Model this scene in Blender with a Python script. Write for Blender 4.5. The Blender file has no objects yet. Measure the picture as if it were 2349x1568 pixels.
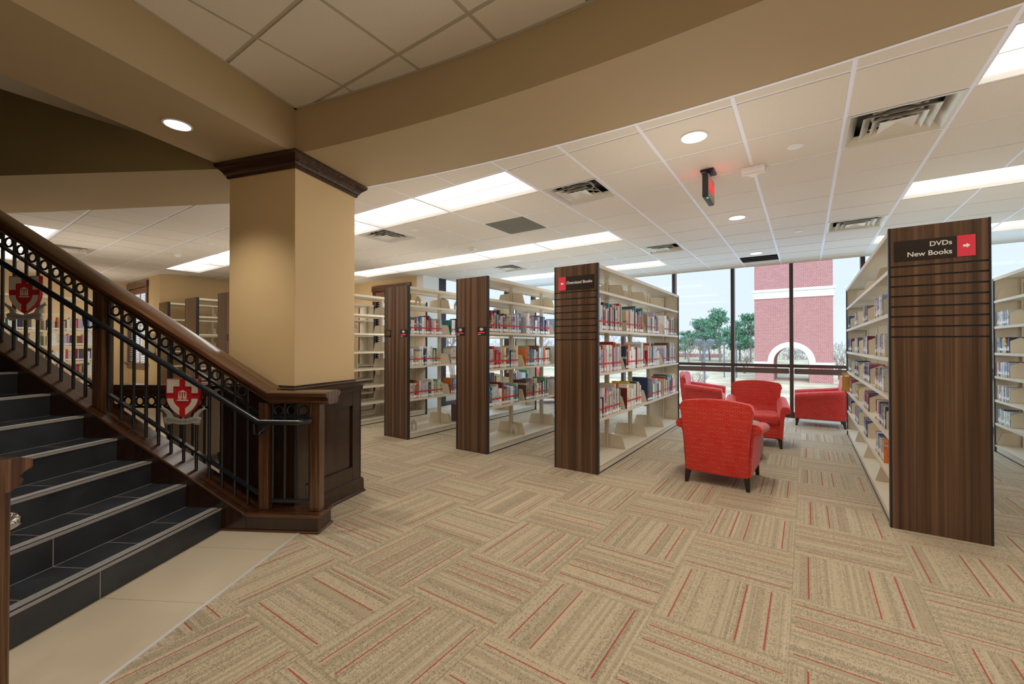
import bpy, bmesh, math, random
from mathutils import Vector, Matrix
PI = math.pi
C = bpy.context.scene.collection
scn = bpy.context.scene
random.seed(7)

# ------------------------------------------------------------------ camera
cam_d = bpy.data.cameras.new('camera'); cam = bpy.data.objects.new('camera', cam_d); C.objects.link(cam)
cam_d.sensor_width = 36; cam_d.sensor_fit = 'HORIZONTAL'; cam_d.lens = 974.0/2349*36
cam_d.clip_start = .02; cam_d.clip_end = 500
cam.location = (0, 0, 1.42); cam.rotation_euler = (PI/2+.0084, 0, .6048)
scn.camera = cam
scn.view_settings.view_transform = 'Standard'; scn.view_settings.look = 'None'
scn.view_settings.gamma = 1; scn.view_settings.use_curve_mapping = False
scn.view_settings.exposure = 0.8
LAMP = 1.35        # radiance of the fluorescent lenses
sun = bpy.data.lights.new('fill_sun', 'SUN'); sun.energy = 1.3; sun.angle = math.radians(50); sun.color = (1., .97, .95)  # soft sun added to light the tower front; the sky is overcast
so_ = bpy.data.objects.new('fill_sun', sun); C.objects.link(so_); so_.rotation_euler = (math.radians(48), 0, math.radians(15))
for wx_, wy_, wr_, ww_, wp_ in ((.5, 10.0, 0, 14.5, 250.), (-6.9, 8.6, 1, 2.6, 34.)):      # unseen area lamps added inside the glass walls to strengthen the daylight
    al_ = bpy.data.lights.new('window_fill', 'AREA'); al_.shape = 'RECTANGLE'; al_.size = ww_; al_.size_y = 2.2; al_.energy = wp_; al_.color = (.45, .70, 1.)
    ao_ = bpy.data.objects.new('window_fill', al_); C.objects.link(ao_); ao_.location = (wx_, wy_, 1.25)
    ao_.rotation_euler = (-PI/2+.30, 0, 0) if not wr_ else (-PI/2+.30, 0, PI/2); ao_.visible_glossy = False; ao_.visible_camera = False
# added fill: soft unseen point lights with no fixtures, to even out the hall
FILL_PTS = [(-.7, 5.8, 1.7, 24), (-.7, 3.3, 2.0, 34), (-4.45, 6.2, 1.8, 34), (-2.9, 6.2, 1.8, 30), (-5.95, 5.3, 1.8, 34), (1.58, 6.2, 1.8, 26), (-3.1, 3.5, 1.9, 34), (-5.2, 3.3, 1.9, 44),
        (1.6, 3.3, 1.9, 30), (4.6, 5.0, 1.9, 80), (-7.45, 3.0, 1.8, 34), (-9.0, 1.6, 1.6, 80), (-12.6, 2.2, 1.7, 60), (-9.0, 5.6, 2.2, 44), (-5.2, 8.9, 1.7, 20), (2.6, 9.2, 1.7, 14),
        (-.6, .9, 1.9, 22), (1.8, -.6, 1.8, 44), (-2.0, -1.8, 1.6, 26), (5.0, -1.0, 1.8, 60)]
for x_, y_, z_, p_ in FILL_PTS:
    l_ = bpy.data.lights.new('room_fill', 'POINT'); l_.energy = p_*.33; l_.shadow_soft_size = .45; l_.color = (1., .95, .88) if y_ < 6 else (.90, .95, 1.)
    o_ = bpy.data.objects.new('room_fill', l_); C.objects.link(o_); o_.location = (x_, y_, z_); o_.visible_glossy = False
# ------------------------------------------------------------------ node helper
class V:
    """tiny expression wrapper round shader math nodes"""
    nt = None
    def __init__(s, k): s.k = k
    @staticmethod
    def op(o, *a, clamp=False):
        n = V.nt.nodes.new('ShaderNodeMath'); n.operation = o; n.use_clamp = clamp
        for i, x in enumerate(a):
            if isinstance(x, V): V.nt.links.new(x.k, n.inputs[i])
            else: n.inputs[i].default_value = x
        return V(n.outputs[0])
    def __add__(s, o): return V.op('ADD', s, o)
    def __radd__(s, o): return V.op('ADD', o, s)
    def __sub__(s, o): return V.op('SUBTRACT', s, o)
    def __rsub__(s, o): return V.op('SUBTRACT', o, s)
    def __mul__(s, o): return V.op('MULTIPLY', s, o)
    def __rmul__(s, o): return V.op('MULTIPLY', o, s)
    def __truediv__(s, o): return V.op('DIVIDE', s, o)
    def lt(s, o): return V.op('LESS_THAN', s, o)
    def gt(s, o): return V.op('GREATER_THAN', s, o)
    def floor(s): return V.op('FLOOR', s)
    def fract(s): return V.op('FRACT', s)
    def abs(s): return V.op('ABSOLUTE', s)
    def mod(s, o): return V.op('FLOORED_MODULO', s, o)
    def max(s, o): return V.op('MAXIMUM', s, o)
    def min(s, o): return V.op('MINIMUM', s, o)
    def mix(s, a, b): return a + (b - a) * s
def new_mat(name):
    m = bpy.data.materials.new(name); m.use_nodes = True
    nt = m.node_tree; b = nt.nodes['Principled BSDF']
    V.nt = nt
    return m, nt, b
def coord(kind='Object'):
    n = V.nt.nodes.new('ShaderNodeTexCoord'); return n.outputs[kind]
def xyz(sock):
    n = V.nt.nodes.new('ShaderNodeSeparateXYZ'); V.nt.links.new(sock, n.inputs[0]); return [V(o) for o in n.outputs]
def vec(a, b, c):
    n = V.nt.nodes.new('ShaderNodeCombineXYZ')
    for i, x in enumerate((a, b, c)):
        if isinstance(x, V): V.nt.links.new(x.k, n.inputs[i])
        else: n.inputs[i].default_value = x
    return n.outputs[0]
def noise(v, scale=1., detail=2., rough=.5, dist=0.):
    n = V.nt.nodes.new('ShaderNodeTexNoise'); V.nt.links.new(v, n.inputs['Vector'])
    n.inputs['Scale'].default_value = scale; n.inputs['Detail'].default_value = detail
    n.inputs['Roughness'].default_value = rough; n.inputs['Distortion'].default_value = dist
    return V(n.outputs['Fac'])
def white(v):
    n = V.nt.nodes.new('ShaderNodeTexWhiteNoise'); n.noise_dimensions = '3D'; V.nt.links.new(v, n.inputs['Vector'])
    return V(n.outputs['Value'])
def ramp(f, stops, interp='LINEAR'):
    n = V.nt.nodes.new('ShaderNodeValToRGB'); n.color_ramp.interpolation = interp
    V.nt.links.new(f.k, n.inputs[0]); e = n.color_ramp.elements
    while len(e) < len(stops): e.new(.5)
    for el, (p, c) in zip(e, stops): el.position = p; el.color = (*c, 1)
    return n.outputs[0]
def mixc(f, a, b, mode='MIX'):
    n = V.nt.nodes.new('ShaderNodeMix'); n.data_type = 'RGBA'; n.blend_type = mode
    if isinstance(f, V): V.nt.links.new(f.k, n.inputs[0])
    else: n.inputs[0].default_value = f
    for i, x in ((6, a), (7, b)):
        if isinstance(x, tuple): n.inputs[i].default_value = (*x, 1)
        else: V.nt.links.new(x, n.inputs[i])
    return n.outputs[2]
def bump(b, h, strength=.3, dist=.002):
    n = V.nt.nodes.new('ShaderNodeBump'); n.inputs['Strength'].default_value = strength
    n.inputs['Distance'].default_value = dist; V.nt.links.new(h.k, n.inputs['Height'])
    V.nt.links.new(n.outputs[0], b.inputs['Normal'])
def srgb(r, g, b):
    f = lambda c: (c/255/12.92 if c/255 <= .04045 else ((c/255+.055)/1.055)**2.4)
    return (f(r), f(g), f(b))
MATS = {}
def flat(name, c, rough=.6, metal=0., spec=.5, var=0., sc=6., bmp=0.):
    m, nt, b = new_mat(name)
    b.inputs['Roughness'].default_value = rough; b.inputs['Metallic'].default_value = metal
    b.inputs['Specular IOR Level'].default_value = spec
    n = noise(coord(), sc, 3, .6)
    lo = tuple(x*(1-var) for x in c); hi = tuple(min(1, x*(1+var)) for x in c)
    nt.links.new(ramp(n, [(.3, lo), (.7, hi)]), b.inputs['Base Color'])
    if bmp: bump(b, noise(coord(), 180, 2), bmp, .001)
    MATS[name] = m; return m
def emis(name, c, s):
    m, nt, b = new_mat(name)
    b.inputs['Base Color'].default_value = (*c, 1); b.inputs['Emission Color'].default_value = (*c, 1)
    b.inputs['Emission Strength'].default_value = s; b.inputs['Roughness'].default_value = .5
    MATS[name] = m; return m
def wood(name, dark, mid, lite, axis, freq=26., stretch=1.2, rough=.35, coat=0., fine=.5, shear=None):
    m, nt, b = new_mat(name)
    x, y, z = xyz(coord())
    if shear is not None: z = z + x.min(shear)*.5959
    sc = [freq, freq, freq]; sc[axis] = stretch
    v = vec(x*sc[0], y*sc[1], z*sc[2])
    a = noise(v, 1., 3, .55, .4)
    sc2 = [freq*7]*3; sc2[axis] = stretch*3
    f = noise(vec(x*sc2[0], y*sc2[1], z*sc2[2]), 1., 2, .6)
    s = V.op('ADD', a*(1-fine*.45), f*(fine*.45))
    nt.links.new(ramp(s, [(.32, dark), (.5, mid), (.68, lite)]), b.inputs['Base Color'])
    b.inputs['Roughness'].default_value = rough
    b.inputs['Coat Weight'].default_value = coat; b.inputs['Coat Roughness'].default_value = .15
    bump(b, f, .12, .001)
    MATS[name] = m; return m
# ------------------------------------------------------------------ world: pale overcast sky
w = bpy.data.worlds.new('world'); scn.world = w; w.use_nodes = True
nt = w.node_tree; V.nt = nt; bg = nt.nodes['Background']
g = coord('Generated'); x, y, z = xyz(g)
cl = noise(vec(x*2.0, y*2.0, z*5.0), 1.3, 5, .55)
t = V.op('MULTIPLY_ADD', z, 1.6, .05, clamp=True)
sky = mixc(t, (.84, .93, 1.0), (.55, .75, 1.0))
sky = mixc(V.op('MULTIPLY_ADD', cl, 2.4, -.75, clamp=True), sky, (.86, .92, 1.0))
nt.links.new(sky, bg.inputs['Color']); bg.inputs['Strength'].default_value = .63

# ------------------------------------------------------------------ materials
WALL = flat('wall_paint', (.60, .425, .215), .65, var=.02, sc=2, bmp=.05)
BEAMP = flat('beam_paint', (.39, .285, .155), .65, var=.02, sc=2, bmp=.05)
SHADEP = flat('wall_paint_shaded', (.30, .225, .10), .7, var=.02, sc=2)  # wall colour with the stairwell's shade put into it
WHITEP = flat('white_paint', (.70, .69, .66), .6, var=.02)
TILE = flat('ceiling_tile', (.70, .62, .52), .85, var=.025, sc=90, bmp=.25)
GRID = flat('ceiling_grid', (.86, .86, .93), .5)
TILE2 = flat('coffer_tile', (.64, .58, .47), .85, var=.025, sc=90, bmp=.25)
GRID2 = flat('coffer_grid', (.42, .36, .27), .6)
BEIGE = flat('beige_metal', (.66, .58, .44), .38, var=.015)
BLACKT = flat('black_trim', (.018, .018, .022), .35)
IRON = flat('black_iron', (.012, .014, .017), .28, spec=.7)
SLOT = flat('slot_dark', (.12, .11, .09), .5)
PANELW = wood('walnut_laminate', (.036, .018, .010), (.092, .047, .025), (.185, .100, .055), 2, 26, .28, .34)
RAILW = wood('oak_rail', (.020, .007, .003), (.070, .026, .011), (.16, .066, .028), 0, 60, 1.6, .22, .5)
RAILS = wood('oak_rail_sloped', (.020, .007, .003), (.070, .026, .011), (.16, .066, .028), 0, 60, 1.6, .22, .5, shear=-.348)
CAPS = wood('oak_cap_sloped', (.020, .007, .003), (.060, .023, .010), (.13, .055, .024), 0, 40, 1.2, .25, .5, shear=.195)
POSTW = wood('oak_post', (.022, .008, .003), (.080, .032, .012), (.17, .078, .032), 2, 70, 1.6, .26, .4)
DARKW = wood('dark_stained_wood', (.014, .005, .003), (.026, .010, .006), (.044, .018, .010), 2, 30, 1.0, .25, .5)
CROWNW = wood('crown_wood', (.016, .006, .003), (.040, .016, .008), (.085, .036, .018), 0, 50, 1.2, .25, .5)
TREAD = flat('black_tile', (.026, .029, .035), .42, var=.35, sc=4)
NOSE = flat('nosing_grey', (.30, .27, .25), .5)
STRIPW = flat('pale_groove', (.55, .53, .50), .5)
GROUT = flat('grout', (.28, .25, .22), .8)
PORC = flat('porcelain', (.56, .47, .34), .35, var=.04, sc=3)
STEELS = flat('edge_strip', (.75, .75, .76), .35, .3)
CHROME = flat('polished_steel', (.6, .6, .62), .12, 1.)
LENS = emis('fluorescent_lens', (1., .95, .87), LAMP)
LENS2 = emis('fluorescent_lens_side', (1., .96, .90), .50)
LENSD = flat('lens_housing', (.85, .84, .80), .5)
DLENS = emis('downlight_lens', (.95, .97, 1.), 3.0)
WHITEM = flat('white_enamel', (.78, .76, .72), .45)
VENTM = flat('vent_enamel', (.72, .68, .60), .22, .3)
DUCT = flat('duct_dark', (.02, .02, .022), .4)
RETG = flat('return_grille', (.15, .135, .10), .6)
MULL = flat('bronze_frame', (.055, .032, .026), .4)
MULLB = flat('bronze_spandrel', (.11, .08, .065), .4)
RED1 = flat('sign_red', srgb(226, 52, 75), .4)
SIGNB = flat('sign_black', (.022, .015, .013), .35)
SIGNW = flat('sign_white', (.82, .80, .76), .5)
EXITR = emis('exit_red', (1., .015, .02), .9)
EXITG = flat('exit_face', (.30, .27, .24), .4)
LEDG = emis('led_green', (.05, 1., .3), 3.)
CRRED = flat('crest_red', (.50, .012, .022), .4)
CRWH = flat('crest_cream', (.66, .60, .48), .5)
CRBAN = flat('crest_silver', (.40, .37, .33), .45)
CRTXT = flat('crest_letters', (.16, .145, .13), .5)
TAUPE = flat('taupe_fabric', (.33, .27, .20), .9, var=.06, sc=40)
DRUM = flat('grey_vinyl', (.30, .27, .22), .6, var=.03)
BLUEF = flat('blue_fabric', (.01, .07, .19), .8)
LEGW = flat('black_leg', (.02, .013, .01), .35)
PAGES = flat('book_pages', (.70, .64, .50), .8)
LABELW = flat('spine_label_white', (.80, .78, .74), .6)
TAPER = flat('spine_tape_red', (.55, .03, .02), .5)
YELLOW = flat('sticker_yellow', (.85, .62, .02), .5)
BLIND = flat('blind_slat', (.62, .52, .50), .6)
BLINDW = flat('blind_wood', (.22, .09, .045), .5)

def fabric():
    m, nt, b = new_mat('red_patterned_fabric')
    v = coord('Object'); x, y, z = xyz(v)
    # rows of small rounded cells drawn in pale thread
    def cells(p, q, s):
        r = (q*s).floor(); u = (p*s + r.mod(2.)*.5); fu = u.fract() - .5; fv = (q*s).fract() - .5
        k = white(vec(u.floor(), r, 3.))
        rad = V.op('SQRT', fu*fu*(1.1+k*.8) + fv*fv*(.9+k*.4))
        return ((rad - .40).abs()).lt(.035)
    nx, ny, nz = [q.abs() for q in xyz(coord('Normal'))]
    side = nx.gt(.7)
    line = cells(side.mix(x, y), z+y*.3, 23.)
    big = noise(v, 9., 1, .5).gt(.38)
    l2 = (((z+y*.3)*23.).fract() - .5).abs().gt(.46) * noise(vec(x*14, y*14, z*30), 1., 0).gt(.5)
    f = (line*big + l2).min(1.) 
    col = mixc(f*.55, (.56, .018, .014), (.72, .20, .10))
    nt.links.new(col, b.inputs['Base Color']); b.inputs['Roughness'].default_value = .62
    b.inputs['Sheen Weight'].default_value = .35; b.inputs['Sheen Tint'].default_value = (1., .5, .5, 1)
    bump(b, noise(v, 500, 1), .12, .001)
    return m
REDF = fabric()

def carpet():
    m, nt, b = new_mat('carpet_tiles')
    x, y, z = xyz(coord())
    u0 = (x + .07)/.6096; v0 = (y - 2.285)/.6096
    i = u0.floor(); j = v0.floor(); fu = u0 - i; fv = v0 - j
    par = (i + j).mod(2.)
    u = par.mix(fv, fu); wv = par.mix(fu, fv)
    h = white(vec(i, j, .5)); fl = h.gt(.5)
    u = fl.mix(u, 1. - u)
    hb = white(vec(i, j, 7.5)).gt(.55)
    red = V.op('ADD', 0., 0.)
    for p, q in ((.13, .13), (.64, .34), (.84, .49), (.84, .88)):
        pp = hb.mix(V.op('ADD', p, 0.), q)
        red = red.max((u - pp).abs().lt(.0060))
    red = red * wv.gt(.03) * wv.lt(.97)
    band = noise(vec(u*7., i*3.1, j*5.7), 1., 2, .6)
    ln = (u*84.).floor()
    r1 = white(vec(ln, i, j))
    r2 = white(vec(ln, (wv*150.).floor(), i*17. + j))
    prob = V.op('MULTIPLY_ADD', band, 2.0, -.78, clamp=True)*.55 + r1*.50 - .10
    d = r2.lt(prob)
    col = mixc(d*.52, (.50, .41, .28), (.12, .105, .075))
    ln2 = (u*34.).floor(); rr = white(vec(ln2, i*3., j*5.)); col = mixc(rr.lt(.42)*.26, col, (.16, .135, .095))
    col = mixc(r1.gt(.86)*.30, col, (.72, .62, .46))
    col = mixc(red*.85, col, (.36, .022, .022))
    col = mixc(noise(coord(), 260, 1)*.22, col, (.30, .23, .14))
    seam = (fu.min(1.-fu)).min(fv.min(1.-fv)).lt(.004)
    col = mixc(seam*.35, col, (.2, .15, .1))
    nt.links.new(col, b.inputs['Base Color']); b.inputs['Roughness'].default_value = .95
    b.inputs['Specular IOR Level'].default_value = .15
    bump(b, r2*.5 + d*.5, .35, .002)
    return m
CARPET = carpet()

def brick():
    m, nt, b = new_mat('tower_brick')
    x, y, z = xyz(coord())
    n = nt.nodes.new('ShaderNodeTexBrick'); nt.links.new(vec(x + y, z, 0.), n.inputs['Vector'])
    n.inputs['Color1'].default_value = (.50, .19, .19, 1); n.inputs['Color2'].default_value = (.40, .14, .15, 1)
    n.inputs['Mortar'].default_value = (.66, .50, .51, 1); n.inputs['Scale'].default_value = 1.
    n.inputs['Brick Width'].default_value = .21; n.inputs['Row Height'].default_value = .085
    n.inputs['Mortar Size'].default_value = .011
    nt.links.new(n.outputs[0], b.inputs['Base Color']); b.inputs['Roughness'].default_value = .9
    return m
BRICK = brick()
LIME = flat('limestone', (.85, .87, .86), .8, var=.05)
GRASS = flat('winter_grass', (.70, .67, .50), .95, var=.35, sc=.5)
PINE = flat('pine_needles', (.16, .36, .25), .9, var=.4, sc=1.)
BARK = flat('bark_grey', (.30, .25, .25), .9, var=.2)
PATHM = flat('concrete_path', (.62, .60, .57), .9)
LAMPG = flat('lamp_grey', (.17, .22, .28), .5)
def glass():
    m, nt, b = new_mat('window_glass')
    nt.nodes.remove(b)
    tr = nt.nodes.new('ShaderNodeBsdfTransparent'); tr.inputs[0].default_value = (.96, .985, 1., 1)
    gl = nt.nodes.new('ShaderNodeBsdfGlossy'); gl.inputs['Roughness'].default_value = .0
    fr = nt.nodes.new('ShaderNodeFresnel'); fr.inputs[0].default_value = 1.45
    mx = nt.nodes.new('ShaderNodeMixShader')
    ge = nt.nodes.new('ShaderNodeNewGeometry'); fk = V(fr.outputs[0]) * (1. - V(ge.outputs['Backfacing'])); nt.links.new(fk.k, mx.inputs[0]); nt.links.new(tr.outputs[0], mx.inputs[1]); nt.links.new(gl.outputs[0], mx.inputs[2])
    nt.links.new(mx.outputs[0], nt.nodes['Material Output'].inputs[0])
    return m
GLASS = glass()

# ------------------------------------------------------------------ mesh builder
class MB:
    def __init__(s, off=(0, 0, 0)): s.v = []; s.f = []; s.mi = []; s.off = Vector(off); s.m = 0
    def add(s, vs, fs):
        n = len(s.v); s.v += [Vector(p) - s.off for p in vs]
        s.f += [tuple(n+i for i in f) for f in fs]; s.mi += [s.m]*len(fs); return s
    def box(s, x0, x1, y0, y1, z0, z1):
        vs = [(x, y, z) for z in (z0, z1) for y in (y0, y1) for x in (x0, x1)]
        return s.add(vs, [(0,2,3,1),(4,5,7,6),(0,1,5,4),(2,6,7,3),(0,4,6,2),(1,3,7,5)])
    def prism(s, poly, d):
        """poly: 3d points, extruded by vector d"""
        n = len(poly); d = Vector(d); a = [Vector(p) for p in poly]; b = [p+d for p in a]
        return s.add(a+b, [tuple(range(n))[::-1], tuple(range(n, 2*n))] + [(i, (i+1)%n, (i+1)%n+n, i+n) for i in range(n)])
    def poly(s, pts): return s.add(pts, [tuple(range(len(pts)))])
    def tube(s, pts, r, n=10, cap=True):
        """round tube through points; r scalar or list"""
        P = [Vector(p) for p in pts]; k = len(P); rs = r if isinstance(r, (list, tuple)) else [r]*k
        vs = []; up = None
        for i in range(k):
            d = ((P[min(i+1, k-1)] - P[i]).normalized() + (P[i] - P[max(i-1, 0)]).normalized()).normalized()
            if up is None: up = Vector((0, 0, 1)) if abs(d.z) < .9 else Vector((1, 0, 0))
            a = d.cross(up).normalized(); b_ = a.cross(d).normalized(); up = b_
            vs += [P[i] + (a*math.cos(2*PI*j/n) + b_*math.sin(2*PI*j/n))*rs[i] for j in range(n)]
        fs = [(i*n+j, i*n+(j+1)%n, (i+1)*n+(j+1)%n, (i+1)*n+j) for i in range(k-1) for j in range(n)]
        if cap: fs += [tuple(range(n))[::-1], tuple(range((k-1)*n, k*n))]
        return s.add(vs, fs)
    def lathe(s, prof, c=(0, 0, 0), n=28, ax=2):
        """prof: list of (r, h)"""
        vs = []
        for r, h in prof:
            for j in range(n):
                a = 2*PI*j/n; p = [0, 0, 0]; p[ax] = h; p[(ax+1)%3] = r*math.cos(a); p[(ax+2)%3] = r*math.sin(a)
                vs.append(Vector(p)+Vector(c))
        k = len(prof)
        fs = [(i*n+j, i*n+(j+1)%n, (i+1)*n+(j+1)%n, (i+1)*n+j) for i in range(k-1) for j in range(n)]
        fs += [tuple(range(n))[::-1], tuple(range((k-1)*n, k*n))]
        return s.add(vs, fs)
    def torus(s, c, R, r, n=24, k=8, ax=1):
        c = Vector(c); vs = []
        for i in range(n):
            a = 2*PI*i/n
            for j in range(k):
                b = 2*PI*j/k; q = R + r*math.cos(b); p = [0, 0, 0]
                p[ax] = r*math.sin(b); p[(ax+1)%3] = q*math.cos(a); p[(ax+2)%3] = q*math.sin(a)
                vs.append(c+Vector(p))
        return s.add(vs, [(i*k+j, i*k+(j+1)%k, ((i+1)%n)*k+(j+1)%k, ((i+1)%n)*k+j) for i in range(n) for j in range(k)])
    def loft(s, rings, cap=True):
        n = len(rings[0]); vs = [p for r in rings for p in r]
        fs = [(i*n+j, i*n+(j+1)%n, (i+1)*n+(j+1)%n, (i+1)*n+j) for i in range(len(rings)-1) for j in range(n)]
        if cap: fs += [tuple(range(n))[::-1], tuple(range((len(rings)-1)*n, len(rings)*n))]
        return s.add(vs, fs)
    def build(s, name, mat, parent=None, bev=0., smooth=0., seg=2, sub=0, loc=None, recalc=True):
        me = bpy.data.meshes.new(name)
        me.from_pydata([tuple(p) for p in s.v], [], s.f)
        for mm in (mat if isinstance(mat, (list, tuple)) else [mat]): me.materials.append(mm)
        for p, i in zip(me.polygons, s.mi): p.material_index = i
        if recalc:
            b = bmesh.new(); b.from_mesh(me); bmesh.ops.recalc_face_normals(b, faces=b.faces); b.to_mesh(me); b.free()
        if smooth:
            for p in me.polygons: p.use_smooth = True
            try: me.set_sharp_from_angle(angle=math.radians(smooth))
            except Exception: pass
        o = bpy.data.objects.new(name, me); C.objects.link(o)
        if parent: o.parent = parent
        if loc: o.location = loc
        if bev:
            q = o.modifiers.new('bevel', 'BEVEL'); q.width = bev; q.segments = seg; q.limit_method = 'ANGLE'; q.angle_limit = math.radians(35)
        if sub:
            q = o.modifiers.new('sub', 'SUBSURF'); q.levels = sub; q.render_levels = sub
        return o
def tag(o, label, cat, group=None, kind=None):
    if label: o['label'] = label
    if cat: o['category'] = cat
    if group: o['group'] = group
    if kind: o['kind'] = kind
    return o
def thing(name, loc, label, cat, group=None, rz=0.):
    o = bpy.data.objects.new(name, None); C.objects.link(o); o.empty_display_size = .1
    o.location = loc; o.rotation_euler = (0, 0, rz); return tag(o, label, cat, group)
def struct(o, label=None): o['kind'] = 'structure'; (label and o.__setitem__('label', label)); return o
def copy_tree(o, parent=None):
    c = o.copy(); C.objects.link(c); c.parent = parent
    for ch in list(o.children): copy_tree(ch, c)
    return c
def text_mesh(s, size, name, mat, parent, M, align='CENTER', ext=.002, warp=None, bold=0., fit=None):
    cu = bpy.data.curves.new(name, 'FONT'); cu.body = s; cu.size = size; cu.align_x = align; cu.align_y = 'CENTER'
    cu.extrude = ext; cu.offset = bold
    to = bpy.data.objects.new('tmp_text', cu); C.objects.link(to)
    bpy.context.view_layer.update()
    me = bpy.data.meshes.new_from_object(to.evaluated_get(bpy.context.evaluated_depsgraph_get()))
    bpy.data.objects.remove(to)
    xs_ = [v.co.x for v in me.vertices]; f_ = fit/(max(xs_)-min(xs_)) if fit else 1.
    for v in me.vertices:
        p = v.co.copy(); p.x *= f_; p.y *= f_
        if warp: p.y += warp(p.x)
        v.co = M @ p
    me.materials.clear(); me.materials.append(mat)
    o = bpy.data.objects.new(name, me); C.objects.link(o); o.parent = parent; return o
def clip(poly, a, n):
    """keep the part of a 2d polygon where (p-a).n >= 0"""
    out = []; k = len(poly)
    for i in range(k):
        p, q = poly[i], poly[(i+1)%k]
        dp = (p[0]-a[0])*n[0] + (p[1]-a[1])*n[1]; dq = (q[0]-a[0])*n[0] + (q[1]-a[1])*n[1]
        if dp >= 0: out.append(p)
        if dp*dq < 0:
            t = dp/(dp-dq); out.append((p[0]+(q[0]-p[0])*t, p[1]+(q[1]-p[1])*t))
    return out
# ------------------------------------------------------------------ room shell
ZC = 2.986; ZK = 3.34; S2 = .6096; GX, GY = -2.2058, 2.476
o = MB().box(-14.2, 8.2, -4.2, 10.3, -.06, 0).build('floor', CARPET); struct(o)
ux, uy = .8642, .5032                       # stair frame: local x away from the flight, local y towards the shelves
SO = Vector((-3.70, 1.422, 0)); SR = math.atan2(uy, ux)
def SW(s, t, z=0.): return (SO.x + ux*s - uy*t, SO.y + uy*s + ux*t, z)
pr = thing('landing_tile', SO, 'pale beige porcelain tile landing strip at the foot of the black stairs', 'floor tile', rz=SR)
for k in range(7):
    t1 = .33 if k == 0 else -.272-.6105*(k-1); t0 = -.272-.6105*k
    MB().box(-.02, .622, t0+.0015, t1-.0015, 0, .004).build('tile', PORC, pr)
MB().box(-.02, .622, -4, .33, -.002, .002).build('joint', GROUT, pr)
o = MB().box(.620, .634, -4., .03, 0, .007).build('trim_1', STEELS); o.location = SO; o.rotation_euler.z = SR; struct(o)

used = {}
CX, CY, RA, RB = -.4, -11.65, 13.87, 14.60       # curved beam: centre and both edges
tiles = MB(); 
skip = set()
fix = [(i, 1) for i in (-2, -4, -6, -8, -10, -12, -14, 5, 7, 9)] + [(i, 5) for i in (-2, -4, -6, -8, -10, 5, 7, 9)] + \
      [(i, 9) for i in (-2, -4, -6, 5, 7, 9)] + [(-12, -3), (-14, -3), (-16, -3)]
fix = [(i-0 if i > 0 else i, j) for i, j in fix]
for i, j in fix: skip |= {(i, j), (i+1, j)}
vents = [(0, 2), (4, 2), (4, 7), (0, 7), (-5, 2), (-5, 7), (-13, -2)]
skip |= set(vents) | {(-2, 3), (2, 10)}
DLC = [(2, 1), (2, 5), (2, 9)]
L1 = (-4.28, 1.60); L1d = (-.860, -.510); L1n = (-.510, .860)
Lm = (L1[0] + L1n[0]*.42, L1[1] + L1n[1]*.42)
def tile_poly(i, j):
    x0, y0 = GX + i*S2, GY + j*S2
    return [(x0+.014, y0+.014), (x0+S2-.014, y0+.014), (x0+S2-.014, y0+S2-.014), (x0+.014, y0+S2-.014)]
gridp = MB()
def in_shell(x, y):
    if x < -11.6 and y > 3.6: return False
    if x < -7.0 and y > 6.64: return False
    return -13.8 < x < 8 and y < 9.65
for i in range(-20, 17):
    for j in range(-12, 12):
        P = tile_poly(i, j); cx = (P[0][0]+P[2][0])/2; cy = (P[0][1]+P[2][1])/2
        if cx < -3.9:
            P = clip(P, Lm, L1n)
        else:
            if min(math.hypot(p[0]-CX, p[1]-CY) for p in P) < 13.9: continue
        if len(P) < 3: continue
        if cx < -6.6: P = clip(P, (-13.8, 0), (1, 0))
        if cy > 3.2 and cx < -11.9: P = clip(P, (0, 3.25), (0, -1))
        if cy > 6.3 and cx < -6.8: P = clip(P, (0, 6.64), (0, -1)) if cx < -7.1 else P
        P = clip(P, (0, 9.65), (0, -1)) if len(P) > 2 else P
        P = clip(P, (8, 0), (-1, 0)) if len(P) > 2 else P
        if len(P) < 3 or not in_shell(min(max(cx, -13.7), 7.9), min(cy, 9.6)): continue
        if j >= 10 and not (-2 <= i <= 4): continue
        if (i, j) in skip: continue
        tiles.prism([(p[0], p[1], ZC) for p in P], (0, 0, .012))
# grid plane with holes is made of strips (the exposed faces of the tees)
gr = MB()
for i in range(-20, 18):
    x0 = GX + i*S2
    if x0 < -13.8 or x0 > 8: continue
    yhi = 9.65
    if x0 < -11.6: yhi = 3.25
    elif x0 < -7.0: yhi = 6.64
    if not (-2 <= i <= 5): yhi = min(yhi, GY+10*S2)
    if x0 < -3.9: ylo = Lm[1] + (x0 - Lm[0])*(L1d[1]/L1d[0])
    else: ylo = CY + math.sqrt(14.2**2 - (x0-CX)**2)
    cuts = sorted((GY+fj*S2+.013, GY+(fj+1)*S2-.013) for fi, fj in fix if fi+1 == i)
    seg = []; lo_ = ylo
    for ca, cb in cuts:
        if cb > lo_: seg.append((lo_, min(ca, yhi))); lo_ = max(lo_, cb)
    seg.append((lo_, yhi))
    for sa, sb in seg:
        if sb > sa: gr.box(x0-.015, x0+.015, sa, sb, ZC+.005, ZC+.013)
for j in range(-12, 13):
    y0 = GY + j*S2
    if y0 > 9.65: continue
    xl = -13.8 if y0 < 3.25 else (-11.6 if y0 < 6.64 else -7.0)
    xh = 8.
    if j > 10: xl, xh = GX-2*S2, GX+5*S2
    if y0 < 3.05:
        xb = Lm[0] + (y0 - Lm[1])*(L1d[0]/L1d[1])
        xh = min(xh, min(xb, -3.9) if xb < -3.0 else -3.9)
    if xh > xl: gr.box(xl, xh, y0-.015, y0+.015, ZC+.0058, ZC+.0135)
tiles.m = 1
for f, mi_ in zip(gr.f, gr.mi): pass
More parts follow.
